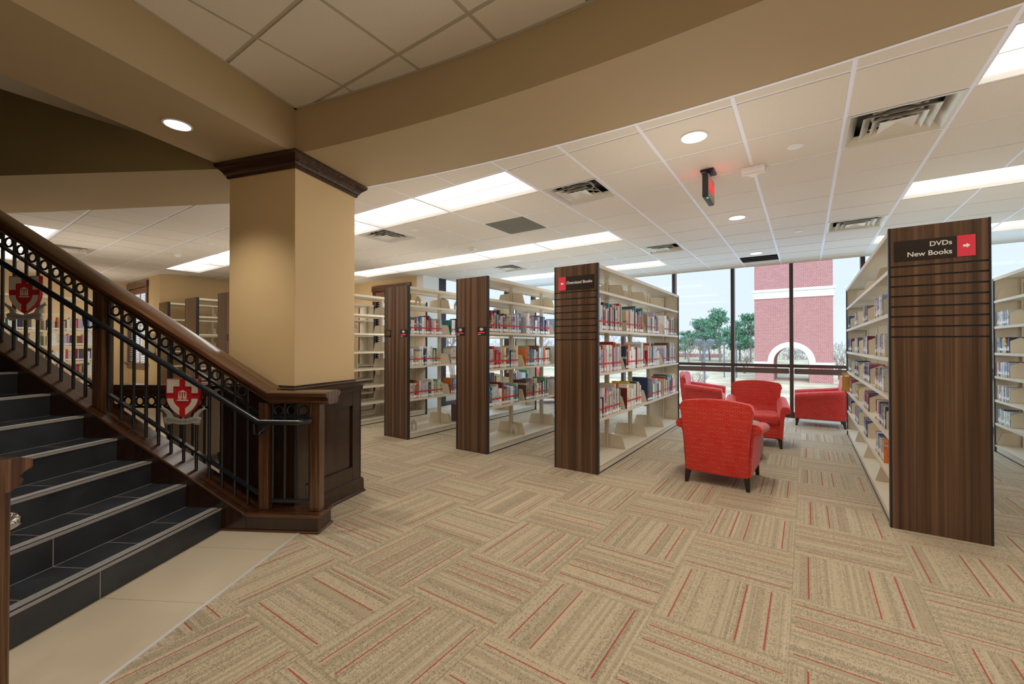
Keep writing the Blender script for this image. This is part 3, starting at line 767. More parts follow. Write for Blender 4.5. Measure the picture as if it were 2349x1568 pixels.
def railing(side):
    Y = (lambda t: t) if side == 0 else (lambda t: -SWID - t)
    r = thing('stair_railing', SW(.72, Y(.1), 0), ['dark oak and black iron stair railing carrying the two red shields', 'left hand stair railing newel and rail end cut off at the left edge'][side], 'railing', rz=SR)
    o = Vector((.72, Y(.1), 0))
    def M(): return MB(o)
    # plinth under the newel posts
    ya, yb = sorted((Y(0), Y(.2)))
    M().box(.20, .772, ya, yb, 0, .116).build('plinth', DARKW, r, .003)
    ya, yb = sorted((Y(-.012), Y(.216)))
    M().box(.195, .785, ya, yb, .114, .142).build('plinth_cap', RAILW, r, .008, seg=3)
    ya, yb = sorted((Y(-.014), Y(.214)))
    M().box(-.0 if side == 0 else .2, .786, ya, yb, 0.004, .02).build('shoe_molding', RAILW, r, .005)
    top = lambda s: 1.07 if s > .372 else 1.292 - SLP*s
    prof = [(-.012, -.012), (.02, 0), (.18, 0), (.212, -.012), (.212, -.038), (.19, -.048), (.178, -.06), (.188, -.07), (.183, -.085), (.155, -.10), (.045, -.10), (.017, -.085), (.012, -.07), (.022, -.06), (.01, -.048), (-.012, -.038)]
    rings = []
    for s, kz in ((.838, 1), (.372, 1.05), (-3.4, 1.16)):
        rings.append([(s, Y(t), top(s)+z*kz) for t, z in prof])
    M().loft(rings).build('top_rail', RAILS, r, smooth=25)
    M().loft([[(s, p[1], p[2]) for p in rings[0]] for s in (.8375, .8405)]).build('end_cap', POSTW, r)
    for s0, s1 in ((.255, .333), (.668, .75) if side == 0 else (.720, .800)):
        ya, yb = sorted((Y(.06), Y(.140))) if side == 0 else (Y(.10), Y(.012))
        M().box(s0, s1, ya, yb, .142, .975).build('newel_post', POSTW, r, .006)
    posts = [(-1.155, -1.062), (-2.58, -2.49)]
    for s0, s1 in posts:
        ya, yb = sorted((Y(.055), Y(.148)))
        M().prism([(s0, ya, zc(s0)), (s1, ya, zc(s1)), (s1, ya, top(s1)-.11), (s0, ya, top(s0)-.11)], (0, yb-ya, 0)).build('post', POSTW, r, .006)
    def bar(s0, s1, f, h=.022, wd=.016, nm='rail_bar'):
        M().prism([(s0, Y(.1)-wd, f(s0)-h/2), (s1, Y(.1)-wd, f(s1)-h/2), (s1, Y(.1)-wd, f(s1)+h/2), (s0, Y(.1)-wd, f(s0)+h/2)], (0, wd*2, 0)).build(nm, IRON, r)
    lo = lambda s: .398 - SLP*s; rb = lambda s: 1.040 - SLP*s; bt = lambda s: top(s) - .112
    for s0, s1 in ((-3.4, -2.58), (-2.49, -1.155), (-1.062, .255)):
        bar(s0, s1, lo); bar(s0, s1, rb)
    bar(.333, .668, lambda s: .207, nm='rail_bar'); bar(.333, .668, lambda s: .862, nm='rail_bar')
    ss = [-1.05+.1083*k for k in range(12)]; ss = [s for s in ss if s < .24]
    ss2 = [-2.018-.1083*k for k in range(4)] + [-2.018+.1083*k for k in range(1, 8)]
    for s in sorted(ss + ss2):
        M().tube([(s, Y(.1), zc(s)-.0), (s, Y(.1), bt(s)+.01)], .0115, 10).build('baluster', IRON, r, smooth=50)
    for s in (.347, .445, .549, .652):
        M().tube([(s, Y(.1), .2), (s, Y(.1), .98)], .0105, 10).build('baluster', IRON, r, smooth=50)
    for lst in (sorted(ss), sorted(ss2)):
        for a, b in zip(lst[:-1], lst[1:]):
            c = (a+b)/2; M().torus((c, Y(.1), 1.108-SLP*c), .036, .0085).build('ring', IRON, r, smooth=60)
    for a in (.396, .498, .600): M().torus((a, Y(.1), .912), .036, .0085).build('ring', IRON, r, smooth=60)
    g0 = lambda s: .845 + .572*(.335-s)
    ex = 0 if side == 0 else .06
    pts = [(-3.2, Y(-.05), g0(-3.2)), (.335, Y(-.05), .845), (.64+ex, Y(-.05), .845)]
    for a in range(1, 7): pts.append((.64+ex+.06*math.sin(a*PI/6), Y(-.05+.05*(1-math.cos(a*PI/6))), .845))
    pts.append((.67, Y(.052), .845)) if False else None
    g = M().tube(pts, .0215, 14).build('grab_rail', IRON if side == 0 else CHROME, r, smooth=40)
    M().tube([(.66+ex, Y(.05), .845), (.69+ex, Y(.052), .845)], .0215, 12).build('rail_return', IRON, g, smooth=40)
    for s, zz in ((.296, .772), (-1.108, g0(-1.108)-.075)):
        m = M(); yf = Y(.058)
        m.lathe([(.040, 0), (.040, -.006), (.03, -.010), (.022, -.012), (.012, -.02), (.001, -.022)] if side == 0 else [(.036, 0), (.036, .006), (.03, .010), (.022, .012), (.012, .02), (.001, .022)], (s, yf, zz), 20, 1)
        for a in range(8): m.lathe([(.001, -.003), (.008, -.006), (.008, -.014), (.001, -.016)], (s+.027*math.cos(a*PI/4), yf, zz+.027*math.sin(a*PI/4)), 8, 1)
        m.tube([(s, yf, zz), (s, Y(.0), zz-.035), (s, Y(-.04), zz-.02), (s, Y(-.05), zz+.06)], .008, 8)
        m.build('bracket', IRON, r, smooth=35)
    return r
RR = railing(0); RL = railing(1)

# horizontal guard behind the flight
gd = thing('guard_railing', SW(-1.2, .33, 0), 'low level guard railing with iron rings behind the stairs, left of the column', 'railing', rz=SR)
o = Vector((-1.2, .33, 0))
prof = [(-.09, -.03), (-.06, 0), (.06, 0), (.09, -.03), (.09, -.045), (.065, -.06), (.06, -.10), (-.06, -.10), (-.065, -.06), (-.09, -.045)]
MB(o).loft([[(s, .33+t, 1.085+z) for t, z in prof] for s in (-2.3, -.40)]).build('top_rail', RAILW, gd, smooth=25)
MB(o).box(-2.3, -.40, .27, .39, 0, .14).build('curb', DARKW, gd)
for z in (.20, .892): MB(o).box(-2.3, -.40, .318, .342, z-.01, z+.01).build('rail_bar', IRON, gd)
s = -.42
while s > -2.3:
    MB(o).tube([(s, .33, .14), (s, .33, .99)], .0105, 8).build('baluster', IRON, gd, smooth=50)
    MB(o).torus((s-.0541, .33, .94), .036, .0085).build('ring', IRON, gd, smooth=60)
    s -= .1083

# crests
def crest(sc, zt, label):
    r = thing('crest_shield', SW(sc, .045, zt-.3), label, 'crest', rz=SR)
    sx, sz = .00058, .000484
    P = lambda x, y: ((x-403)*sx, (180-y)*sz+.3)
    def plate(pts, d0, d1, name, mat, parent, mir=False, both=False):
        m = MB()
        for q in ((0, 1) if both else ((1,) if mir else (0,))):
            pp = [((806-x if q else x), y) for x, y in pts]
            m.prism([(P(*p)[0], d0, P(*p)[1]) for p in pp], (0, d1-d0, 0))
        return m.build(name, mat, parent)
    half = [(165, 180), (165, 480), (172, 540), (190, 590), (222, 650), (265, 705), (320, 755), (370, 792), (403, 812)]
    sh = plate(half + [(806-x, y) for x, y in half[::-1][1:]], -.010, .012, 'shield', CRRED, r)
    plate([(181, 192), (358, 192), (358, 305), (268, 305), (268, 412), (181, 412)], -.013, -.009, 'field', CRWH, sh, both=True)
    plate([(183, 503), (268, 503), (272, 540), (288, 580), (315, 620), (358, 655), (358, 768), (300, 722), (250, 668), (210, 605), (188, 545)], -.013, -.009, 'field', CRWH, sh, both=True)
    plate([(342, 400), (405, 366), (468, 400)], -.013, -.009, 'temple_pediment', CRWH, sh)
    plate([(347, 408), (356, 408), (363, 482), (376, 482), (382, 408), (390, 408), (394, 504), (343, 504)], -.013, -.009, 'temple_columns', CRWH, sh, both=True)
    plate([(320, 537), (338, 518), (370, 512), (403, 522), (436, 512), (472, 518), (488, 537), (405, 540)], -.013, -.009, 'open_book', CRWH, sh)
    top = [(135, 822), (160, 802), (200, 793), (250, 797), (300, 812), (350, 828), (403, 834)]
    bot = [(403, 920), (340, 915), (280, 902), (220, 893), (180, 893), (155, 905), (148, 870)]
    pts = top + [(806-x, y) for x, y in top[::-1][1:]] + [(806-x, y) for x, y in bot[::-1]] + bot[1:]
    bn = plate(pts, -.014, -.004, 'banner', CRBAN, r)
    plate([(93, 620), (120, 655), (180, 690), (232, 738), (258, 797), (180, 800), (170, 752), (120, 692), (72, 664), (97, 657)], -.008, .002, 'banner_tail', CRBAN, bn)
    plate([(806-x, y) for x, y in [(93, 620), (120, 655), (180, 690), (232, 738), (258, 797), (180, 800), (170, 752), (120, 692), (72, 664), (97, 657)]], -.008, .002, 'banner_tail', CRBAN, bn)
    plate([(152, 904), (200, 893), (258, 900), (236, 918), (180, 926), (160, 918)], -.006, .004, 'banner_curl', CRBAN, bn)
    plate([(806-x, y) for x, y in [(152, 904), (200, 893), (258, 900), (236, 918), (180, 926), (160, 918)]], -.006, .004, 'banner_curl', CRBAN, bn)
    plate([(393, 800), (413, 800), (413, 840), (393, 840)], -.006, .006, 'stem', CRBAN, r)
    z0 = P(403, 876)[1]
    Mx = Matrix(((1, 0, 0, 0), (0, 0, -1, -.0145), (0, 1, 0, z0), (0, 0, 0, 1)))
    text_mesh('RELIGIO ET ERUDITIO', .026, 'lettering', CRTXT, bn, Mx, ext=.0006, warp=lambda x: .0155*min(1, abs(x)/.11)**1.6*1.0, fit=.262)
    m = MB()
    for q in (-.06, .06): m.box(q-.008, q+.008, .01, .048, .14, .16)
    m.build('mounting_clip', IRON, r)
    return r
crest(-.355, 1.16, 'red and cream shield crest on the lower stair railing, nearer the column')
crest(-1.732, 1.985, 'red and cream shield crest on the upper stair railing, near the left edge')

# ------------------------------------------------------------------ shelving
LV6 = [.39, .70, 1.015, 1.325, 1.675, 2.02]
LV4 = [.605, 1.115, 1.60, 2.04]
LV7 = [.39, .69, 1.0, 1.31, 1.64, 1.98]
GRO = [2.03, 1.955, 1.877, 1.80, 1.72, 1.643, 1.565, 1.486]
def shelving(x0, x1, y0, y1, nb, levels, label, grooves=False, sides='LR', top=2.335, cat='bookcase', near=True, bracket=True):
    r = thing('bookcase', ((x0+x1)/2, (y0+y1)/2, 0), label, cat, 'double sided library bookcases')
    off = r.location; xc = (x0+x1)/2
    if near:
        if grooves:
            m = MB(off); zs = [top] + GRO + [.0]
            for k in range(len(zs)-1):
                a = zs[k] - (.006 if k else 0); b = zs[k+1] + (.006 if k < len(zs)-2 else 0)
                m.box(x0+.012, x1-.012, y0, y0+.025, b, a)
            m.m = 1; m.box(x0+.012, x1-.012, y0+.012, y0+.028, 0, top-.002)
            m.build('end_panel', [PANELW, BLACKT], r)
        else: MB(off).box(x0+.012, x1-.012, y0, y0+.028, .008, top).build('end_panel', PANELW, r)
        for xa, xb in ((x0-.002, x0+.012), (x1-.012, x1+.002)):
            MB(off).box(xa, xb, y0-.003, y0+.045, 0, top+.002).build('edge_trim', BLACKT, r, .003)
        MB(off).box(x0+.012, x1-.012, y0+.001, y0+.024, 0, .008).build('toe_strip', BLACKT, r)
    MB(off).box(x0+.01, x1-.01, y1-.025, y1, .0, top-.03).build('end_panel', BEIGE, r)
    for xa, xb in ((x0-.002, x0+.010), (x1-.010, x1+.002)):
        MB(off).box(xa, xb, y1-.04, y1+.003, 0, top-.02).build('edge_trim', BLACKT, r)
    ya, yb = y0+.03, y1-.027; L = (yb-ya)/nb
    ups = MB(off)
    for k in range(nb+1):
        y = ya+k*L; y = min(max(y, ya+.018), yb-.018)
        m = MB(off).box(xc-.028, xc+.028, y-.018, y+.018, 0, top-.04); m.m = 1
        z = .12
        while z < top-.1:
            for q in (-1, 1): m.box(xc+q*.0285-.0006, xc+q*.0285+.0006, y-.009, y-.004, z, z+.018)
            m.box(xc-.010, xc-.003, y-.0186, y+.0186, z, z+.018); z += .03
        m.build('upright', [BEIGE, SLOT], r)
    MB(off).box(x0+.004, x1-.004, ya+.002, yb-.002, top-.035, top-.015).box(x0, x0+.015, ya, yb, top-.05, top-.012).box(x1-.015, x1, ya, yb, top-.05, top-.012).build('canopy_top', BEIGE, r)
    for k in range(nb):
        a, b = ya+k*L+.002, ya+(k+1)*L-.002
        m = MB(off).box(x0+.012, x1-.012, a, b, .0, .088).box(x0, x1, a, b, .078, .092); m.m = 1; m.box(x0+.006, x1-.006, a, b, 0, .012)
        m.build('base_shelf', [BEIGE, BLACKT], r)
        for sd in sides:
            sg = 1 if sd == 'R' else -1; xs = x1 if sd == 'R' else x0
            X = lambda d: xc + sg*d
            hd = abs(xs-xc)
            for li, z in enumerate([.092] + levels):
                if li:
                    m = MB(off)
                    xa, xb = sorted((X(.03), X(hd-.008))); m.box(xa, xb, a, b, z-.016, z-.001)
                    xa, xb = sorted((X(hd-.016), X(hd-.003))); m.box(xa, xb, a, b, z-.032, z)
                    sh = m.build('shelf', BEIGE, r)
                else: sh = r
                if not bracket: continue
                for yy in (a+.001, b-.004):
                    pts = [(X(.03), yy, z+.001), (X(hd-.02), yy, z+.001), (X(hd-.065), yy, z+.155), (X(hd-.08), yy, z+.165), (X(.03), yy, z+.175)]
                    MB(off).prism(pts, (0, .003, 0)).build('bracket', BEIGE, sh)
    return r, [(ya+k*L, ya+(k+1)*L) for k in range(nb)]

OV = shelving(-2.42, -1.88, 4.38, 8.02, 4, LV4, 'tall bookcase whose walnut end panel carries the Oversized Books sign', True)
S4 = shelving(-3.96, -3.42, 4.38, 8.05, 4, LV4, 'tall bookcase with walnut end panel, first one left of the Oversized Books unit')
S5 = shelving(-5.48, -4.94, 4.38, 8.10, 4, LV4, 'tall bookcase with walnut end panel, second one left of the Oversized Books unit')
S6 = shelving(-7.00, -6.46, 4.38, 6.25, 2, LV7, 'empty beige bookcase between the tan column and the nearest walnut panel beside it')
S7 = shelving(-8.50, -7.95, 3.20, 6.10, 3, LV7, 'empty beige bookcase with its end panel touching the column in view')
S8 = shelving(-10.00, -9.45, 3.20, 5.95, 3, LV7, 'empty beige bookcase seen above the stair rail, middle one of three')
S9 = shelving(-11.45, -10.95, 3.20, 5.0, 2, LV7, 'empty beige bookcase seen above the stair rail, leftmost of three')
DV = shelving(.54, 1.09, 4.42, 8.66, 4, LV6, 'tall bookcase whose walnut end panel carries the DVDs New Books sign', True, sides='L')
RG = shelving(2.08, 2.62, 4.42, 8.40, 4, LV6, 'bookcase at the right edge holding discs, right of the DVDs end panel', True, sides='L')
LW = shelving(-11.82, -11.28, -1.20, 2.42, 4, [.29, .57, .85, 1.13, 1.42, 1.70, 2.0], 'long full bookcase beyond the upper stair railing at far left', sides='R', near=True)

def sign(x0, x1, z0, z1, y, label, red, lines, arrow, tx, align, size, fitw):
    r = thing('shelf_sign', ((x0+x1)/2, y, (z0+z1)/2), label, 'sign'); off = r.location
    MB(off).box(x0, x1, y-.008, y-.0005, z0, z1).build('plate', SIGNB, r, .001)
    rp = MB(off).box(red[0], red[1], y-.0095, y-.0075, z0+.001, z1-.001).build('red_panel', RED1, r)
    cx, cz = (red[0]+red[1])/2, (z0+z1)/2; d = arrow
    a = [(-.017, .008), (.002, .008), (.002, .017), (.021, 0), (.002, -.017), (.002, -.008), (-.017, -.008)]
    MB(off).prism([(cx+d*p, y-.0105, cz+q) for p, q in a], (0, .0015, 0)).build('arrow', SIGNW, rp)
    for (s, dz), fw in zip(lines, fitw):
        Mx = Matrix(((1, 0, 0, tx-off.x), (0, 0, -1, -.0085), (0, 1, 0, cz+dz-off.z), (0, 0, 0, 1)))
        text_mesh(s, size, 'lettering', SIGNW, r, Mx, align=align, ext=.0006, fit=fw, bold=.0006)
sign(-2.362, -1.922, 2.055, 2.212, 4.38, 'black and red sign reading Oversized Books with left arrow', (-2.362, -2.268), [('Oversized Books', .004)], -1, -2.10, 'CENTER', .046, [.318])
sign(.574, 1.012, 2.070, 2.226, 4.42, 'black and red sign reading DVDs New Books with right arrow', (.918, 1.012), [('DVDs', .035), ('New Books', -.032)], 1, .893, 'RIGHT', .052, [.118, .243])
def holder(x0, y, z0, label, filled=True):
    r = thing('label_holder', (x0+.07, y, z0+.055), label, 'shelf label'); off = r.location
    if filled:
        MB(off).box(x0, x0+.145, y-.006, y-.0005, z0, z0+.112).build('frame', SIGNB, r)
        MB(off).box(x0+.018, x0+.127, y-.0075, y-.0055, z0+.026, z0+.042).build('red_bar', RED1, r)
        m = MB(off)
        for q, (a, b) in enumerate(((.05, .095), (.04, .105), (.055, .09))): m.box(x0+a, x0+b, y-.0075, y-.0055, z0+.088-q*.014, z0+.095-q*.014)
        m.box(x0+.012, x0+.06, y-.0075, y-.0055, z0+.008, z0+.013); m.build('insert_lines', SIGNW, r)
    else:
        MB(off).box(x0, x0+.145, y-.006, y-.0005, z0, z0+.026).box(x0, x0+.145, y-.006, y-.0005, z0+.1, z0+.112).box(x0, x0+.014, y-.006, y-.0005, z0, z0+.112).box(x0+.128, x0+.145, y-.006, y-.0005, z0, z0+.112).build('frame', SIGNB, r)
holder(-3.585, 4.38, 1.556, 'small black label with red bar, right one on the middle walnut panel')
holder(-3.955, 4.38, 1.556, 'small black label with red bar, left one on the middle walnut panel')
holder(-5.105, 4.38, 1.552, 'small black label with red bar on the walnut panel nearest the column')
holder(-5.475, 4.38, 1.552, 'empty black label frame on the walnut panel nearest the column', False)
holder(-8.12, 3.20, 1.50, 'empty black label frame on the panel beside the column, above the stair rail', False)
holder(-9.62, 3.20, 1.50, 'empty black label frame on the middle end panel above the stair rail', False)

# ------------------------------------------------------------------ books
PAL = {'white': (.74, .72, .69), 'cream': (.62, .52, .36), 'pale grey': (.50, .49, .47), 'grey': (.22, .22, .22), 'black': (.02, .02, .022),
       'navy blue': (.02, .04, .11), 'blue': (.04, .14, .36), 'pale blue': (.35, .48, .62), 'teal': (.03, .19, .22), 'dark green': (.02, .09, .05),
       'green': (.06, .32, .14), 'red': (.50, .03, .03), 'dark red': (.17, .015, .02), 'maroon': (.10, .02, .03), 'orange': (.70, .17, .03),
       'yellow': (.72, .52, .06), 'brown': (.13, .07, .04), 'tan': (.40, .27, .14), 'pink': (.60, .22, .28), 'lilac': (.45, .40, .52)}
def cover(name, c, rough, disc=False):
    m, nt, b = new_mat(name); x, y, z = xyz(coord())
    oi = nt.nodes.new('ShaderNodeObjectInfo'); rd = V(oi.outputs['Random'])
    lum = .3*c[0]+.6*c[1]+.1*c[2]; mark = (.72, .68, .58) if lum < .25 else (.08, .07, .09)
    rows = (z*46.).floor(); k = white(vec(rows, rd*91., (y*7.).floor()))
    zone = ((z - .60 - (rd-.5)*.16).abs()).lt(.20) * ((y-.5).abs()).lt(.30)
    mk = k.gt(.55) * zone * ((z*46.).fract()).lt(.62)
    r2 = (rd*57.).fract(); band = ((z - .25 - r2*.6).abs()).lt(.05) * ((rd*13.).fract()).gt(.55)
    v1 = tuple(q*.72 for q in c); v2 = tuple(min(1, q*1.25+.02) for q in c)
    col = mixc((rd*7.3).fract(), v1, v2)
    col = mixc(band*.6, col, mark)
    col = mixc(mk*.65, col, mark)
    if disc:
        pic = noise(vec(x*3., rd*40.+y*2., z*6.), 1.5, 3, .7)
        col = mixc(V.op('MULTIPLY_ADD', pic, 3., -1.45, clamp=True)*.7, col, (.10, .10, .16))
    nt.links.new(col, b.inputs['Base Color']); b.inputs['Roughness'].default_value = rough
    return m
BM = {k: cover('book_cover_'+k.replace(' ', '_'), v, .42) for k, v in PAL.items()}
DM = {k: cover('disc_case_'+k.replace(' ', '_'), v, .16, True) for k, v in PAL.items()}
def book_mesh(name, mat, case=False):
    m = MB()
    if case: m.box(-1, 0, 0, 1, 0, 1)
    else:
        m.box(-1, -.02, 0, .09, 0, 1).box(-1, -.02, .91, 1, 0, 1)
        m.prism([(-.03, 0, 0), (-.008, .02, 0), (0, .3, 0), (0, .7, 0), (-.008, .98, 0), (-.03, 1, 0), (-.05, .95, 0), (-.05, .05, 0)], (0, 0, 1))
        m.m = 1; m.box(-.97, -.04, .09, .91, .015, .985)
    o = m.build(name, [mat, PAGES]); me = o.data; bpy.data.objects.remove(o); return me
BMESH = {k: book_mesh('book', BM[k]) for k in PAL}
DMESH = {k: book_mesh('disc_case', DM[k], True) for k in PAL}
def strip_mesh(name, mat):
    o = MB().box(-.012, .010, .06, .94, 0, 1).build(name, mat); me = o.data; bpy.data.objects.remove(o); return me
TAPE_M = strip_mesh('spine_tape', TAPER); LAB_M = strip_mesh('spine_label', LABELW); YEL_M = strip_mesh('spine_sticker', YELLOW)
WB = ['white']*8+['cream']*4+['pale grey']*2+['grey', 'black', 'black', 'navy blue', 'navy blue', 'blue', 'pale blue', 'pale blue', 'teal', 'dark green', 'green', 'red', 'red', 'dark red', 'dark red', 'maroon', 'orange', 'yellow', 'brown', 'brown', 'tan', 'lilac', 'pink', 'lilac']
books = []      # (x spine, y, z, depth, thick, height, colour, shelf text, ordinal, lean)
R_ = random.Random(11)
def fill(bays, xs, levels, frac, where, hmin, hmax, start=.02, tmin=.014, tmax=.05, cont=False, pal=WB, rowname=None, dmax=.23):
    for li, z in enumerate(levels):
        for bi, (a, b) in enumerate(bays):
            f = frac[li][bi] if isinstance(frac[0], (list, tuple)) else frac[li]
            if not f: continue
            y = a+start+.012; end = a + (b-a)*f; n = 0; run = 0; c = None; h = .25
            while True:
                if run <= 0:
                    c = R_.choice(pal); run = R_.choice([1, 1, 1, 2, 2, 3]) if c in ('white', 'pale grey', 'cream', 'navy blue', 'lilac', 'brown') else 1; h = R_.uniform(hmin, hmax)*R_.choice([1, 1, .93])
                t = R_.uniform(tmin, tmax)*R_.choice([.7, 1, 1, 1.15]); run -= 1
                if y + t > end: break
                hh = min(h*R_.uniform(.985, 1.0), hmax); d = min(dmax, hh*R_.uniform(.68, .82))
                books.append((xs-R_.uniform(.012, .026), y, z, d, t, hh, c, where, rowname[li], bi, n))
                y += t+.0008; n += 1
rn4 = ['lower', 'middle', 'upper']
fill(OV[1], -1.88, LV4[:3], [[.80, .72, .80, .93], [.84, .88, .70, .86], [.86, .84, .72, .96]], 'Oversized Books unit', .23, .36, rowname=rn4)
fill(S4[1], -3.42, LV4[:3], [[.82, .80, .7, .8], [.80, .86, .7, .8], [.88, .84, .7, .8]], 'middle walnut unit', .22, .31, rowname=rn4)
fill(S5[1], -4.94, LV4[:3], [[.80, .72, .6, .7], [.76, .7, .7, .7], [.80, .75, .7, .7]], 'walnut unit by the column', .21, .30, rowname=rn4)
fill([S5[1][1]], -4.94, [.092], [.45], 'walnut unit by the column', .21, .30, start=.25, rowname=['bottom'], pal=['maroon', 'black', 'brown', 'dark red'])
fill(LW[1], -11.28, [.29, .57, .85, 1.13, 1.42, 1.70], [.95]*6, 'far left unit', .18, .24, pal=WB+['cream']*6+['tan']*3+['brown']*3+['white']*4, tmax=.034, rowname=['a', 'b', 'c', 'd', 'e', 'f'], dmax=.18)
def vis(b):       # apparent size from the camera
    return b[5]*b[4]/((b[0])**2+(b[1])**2) * (abs(b[0])/math.hypot(b[0], b[1]))
books.sort(key=vis, reverse=True)
near, rest = books[:296], books[296:]
# ordinals are counted along the shelf, from the end panel side
bayn = ['nearest', 'second', 'third', 'farthest']
proto_tape = bpy.data.objects.new('spine_tape', TAPE_M); proto_lab = bpy.data.objects.new('spine_label', LAB_M)
for (x, y, z, d, t, h, c, where, row, bi, n) in near:
    o = bpy.data.objects.new('book', BMESH[c]); C.objects.link(o); o.location = (x, y, z+.0005); o.scale = (d, t, h)
    size = 'slim' if t < .02 else ('thick' if t > .04 else ('tall' if h > .31 else 'plain'))
    o['label'] = '%s %s book, %s from left, %s shelf, %s bay, %s' % (size, c, ordn[n], row, bayn[bi], where)
    o['category'] = 'book'; o['group'] = 'books on the %s' % where
    tp = proto_tape.copy(); C.objects.link(tp); tp.parent = o; tp.location = (0, 0, .085/h); tp.scale = (1, 1, .022/h)
    lb = proto_lab.copy(); C.objects.link(lb); lb.parent = o; lb.location = (0, 0, .012/h); lb.scale = (1, 1, .036/h)
cl = {}; sm = MB(); mats = list(PAL); allm = [flat('far_cover_'+k.replace(' ', '_'), PAL[k], .5, var=.15, sc=30) for k in mats] + [LABELW, TAPER, PAGES]
for (x, y, z, d, t, h, c, where, row, bi, n) in rest:
    sm.m = mats.index(c); sm.box(x-d, x, y, y+t, z, z+h)
    sm.m = len(mats)+2; sm.box(x-d+.004, x-.006, y+.002, y+t-.002, z+h-.004, z+h+.0006)
    sm.m = len(mats); sm.box(x-.003, x+.0015, y+.001, y+t-.001, z+.012, z+.045)
    if where != 'far left unit': sm.m = len(mats)+1; sm.box(x-.003, x+.0015, y+.001, y+t-.001, z+.085, z+.107)
o = sm.build('books', allm, recalc=False)
tag(o, 'distant rows of mixed library books on the far left and farther shelves', 'books', kind='stuff')
# discs
WD = ['white']*7+['pale blue']*4+['pale grey']*3+['black']*3+['navy blue']*3+['blue']*2+['red', 'dark red', 'orange', 'yellow', 'tan', 'brown', 'teal', 'lilac', 'cream', 'grey']
R2 = random.Random(5)
rn5 = ['lowest', 'second lowest', 'middle', 'second highest', 'highest']
def divider(x, y, z, label, first=[None]):
    if first[0] is None:
        o = MB().prism([(0, 0, 0), (.17, 0, 0), (.17, 0, .150), (.09, 0, .195), (0, 0, .150)], (0, .003, 0)).box(.0, .17, .003, .05, 0, .002).build('disc_divider', BEIGE); first[0] = o
    else: o = first[0].copy(); C.objects.link(o)
    o.location = (x, y, z+.0005); tag(o, label, 'shelf divider', 'beige dividers among the disc cases')
cases = []
def discs(bays, names, xs, levels, where, lens, last=None):
    for li, z in enumerate(levels):
        for bi, (a, b) in enumerate(bays):
            L = (b-a)*lens(li, bi); y = b-.03; n = 0; c = 'white'
            while True:
                t = R2.choice([.0165, .018, .018, .024, .030])
                if R2.random() < .6: c = R2.choice(WD)
                if y - t < b-.03-L: break
                y -= t+.0007
                cases.append([xs+.02+R2.uniform(0, .006), y, z, t, .19*R2.choice([1, 1, .96, 1.05]), c, where, rn5[li], names[bi], n, R2.random() < .25, R2.choice([.03, .05])])
                n += 1
            if (li, bi) == last: cases[-1][5] = 'orange'; cases[-1][4] = .215; cases[-1][3] = .02; cases[-1][0] -= .0
            else: divider(xs+.03, y-.006, z, 'beige pentagon divider beside the disc cases, %s shelf, %s bay, %s' % (rn5[li], names[bi], where))
ln = [[.55, .35, .42, .38], [.62, .50, .42, .5], [.55, .58, .50, .40], [.62, .45, .48, .55], [.50, .42, .45, .30]]
discs(DV[1], bayn, .54, LV6[:5], 'DVDs unit', lambda l, b: ln[l][b]*.95, last=(0, 0))
discs([RG[1][2], RG[1][3]], bayn[2:], 2.08, LV6[:5], 'right edge unit', lambda l, b: (.25 if b == 0 else .42))
cases.sort(key=lambda c: c[3]*abs(c[0])/(c[0]**2+c[1]**2)**1.5, reverse=True)
for (x, y, z, t, h, c, where, row, bay, n, st, lh) in cases[:298]:
    o = bpy.data.objects.new('disc_case', DMESH[c]); C.objects.link(o)
    o.location = (x, y+t, z+.0005); o.rotation_euler = (0, 0, PI); o.scale = (.135, t, h)
    o['label'] = '%s disc case, %s from far end, %s shelf, %s bay, %s' % (c, ordn[n], row, bay, where)
    o['category'] = 'disc case'; o['group'] = 'disc cases on the %s' % where
    lb = bpy.data.objects.new('spine_label', LAB_M); C.objects.link(lb); lb.parent = o; lb.location = (0, 0, .03/h); lb.scale = (1, 1, lh/h)
    if st:
        yl = bpy.data.objects.new('spine_sticker', YEL_M); C.objects.link(yl); yl.parent = o; yl.location = (0, 0, .004/h); yl.scale = (1, 1, .025/h)
    if c == 'orange' and h > .21:
        Mx = Matrix(((-1/.135, 0, 0, -.04), (0, 0, 1/t, 1.03), (0, 1/h, 0, .80), (0, 0, 0, 1)))
        text_mesh('Liste\nat E', .03, 'cover_lettering', LABELW, o, Mx, align='LEFT', ext=.0003, fit=.07)
sm = MB(); allm = [DM[k] for k in mats] + [LABELW]
for (x, y, z, t, h, c, where, row, bay, n, st, lh) in cases[298:]:
    sm.m = mats.index(c); sm.box(x, x+.135, y, y+t, z, z+h); sm.m = len(mats); sm.box(x-.001, x+.002, y+.001, y+t-.001, z+.03, z+.03+lh)
if cases[298:]:
    o = sm.build('disc_cases', allm, recalc=False); tag(o, 'farthest disc cases on the shelves of the DVDs unit', 'disc cases', kind='stuff')
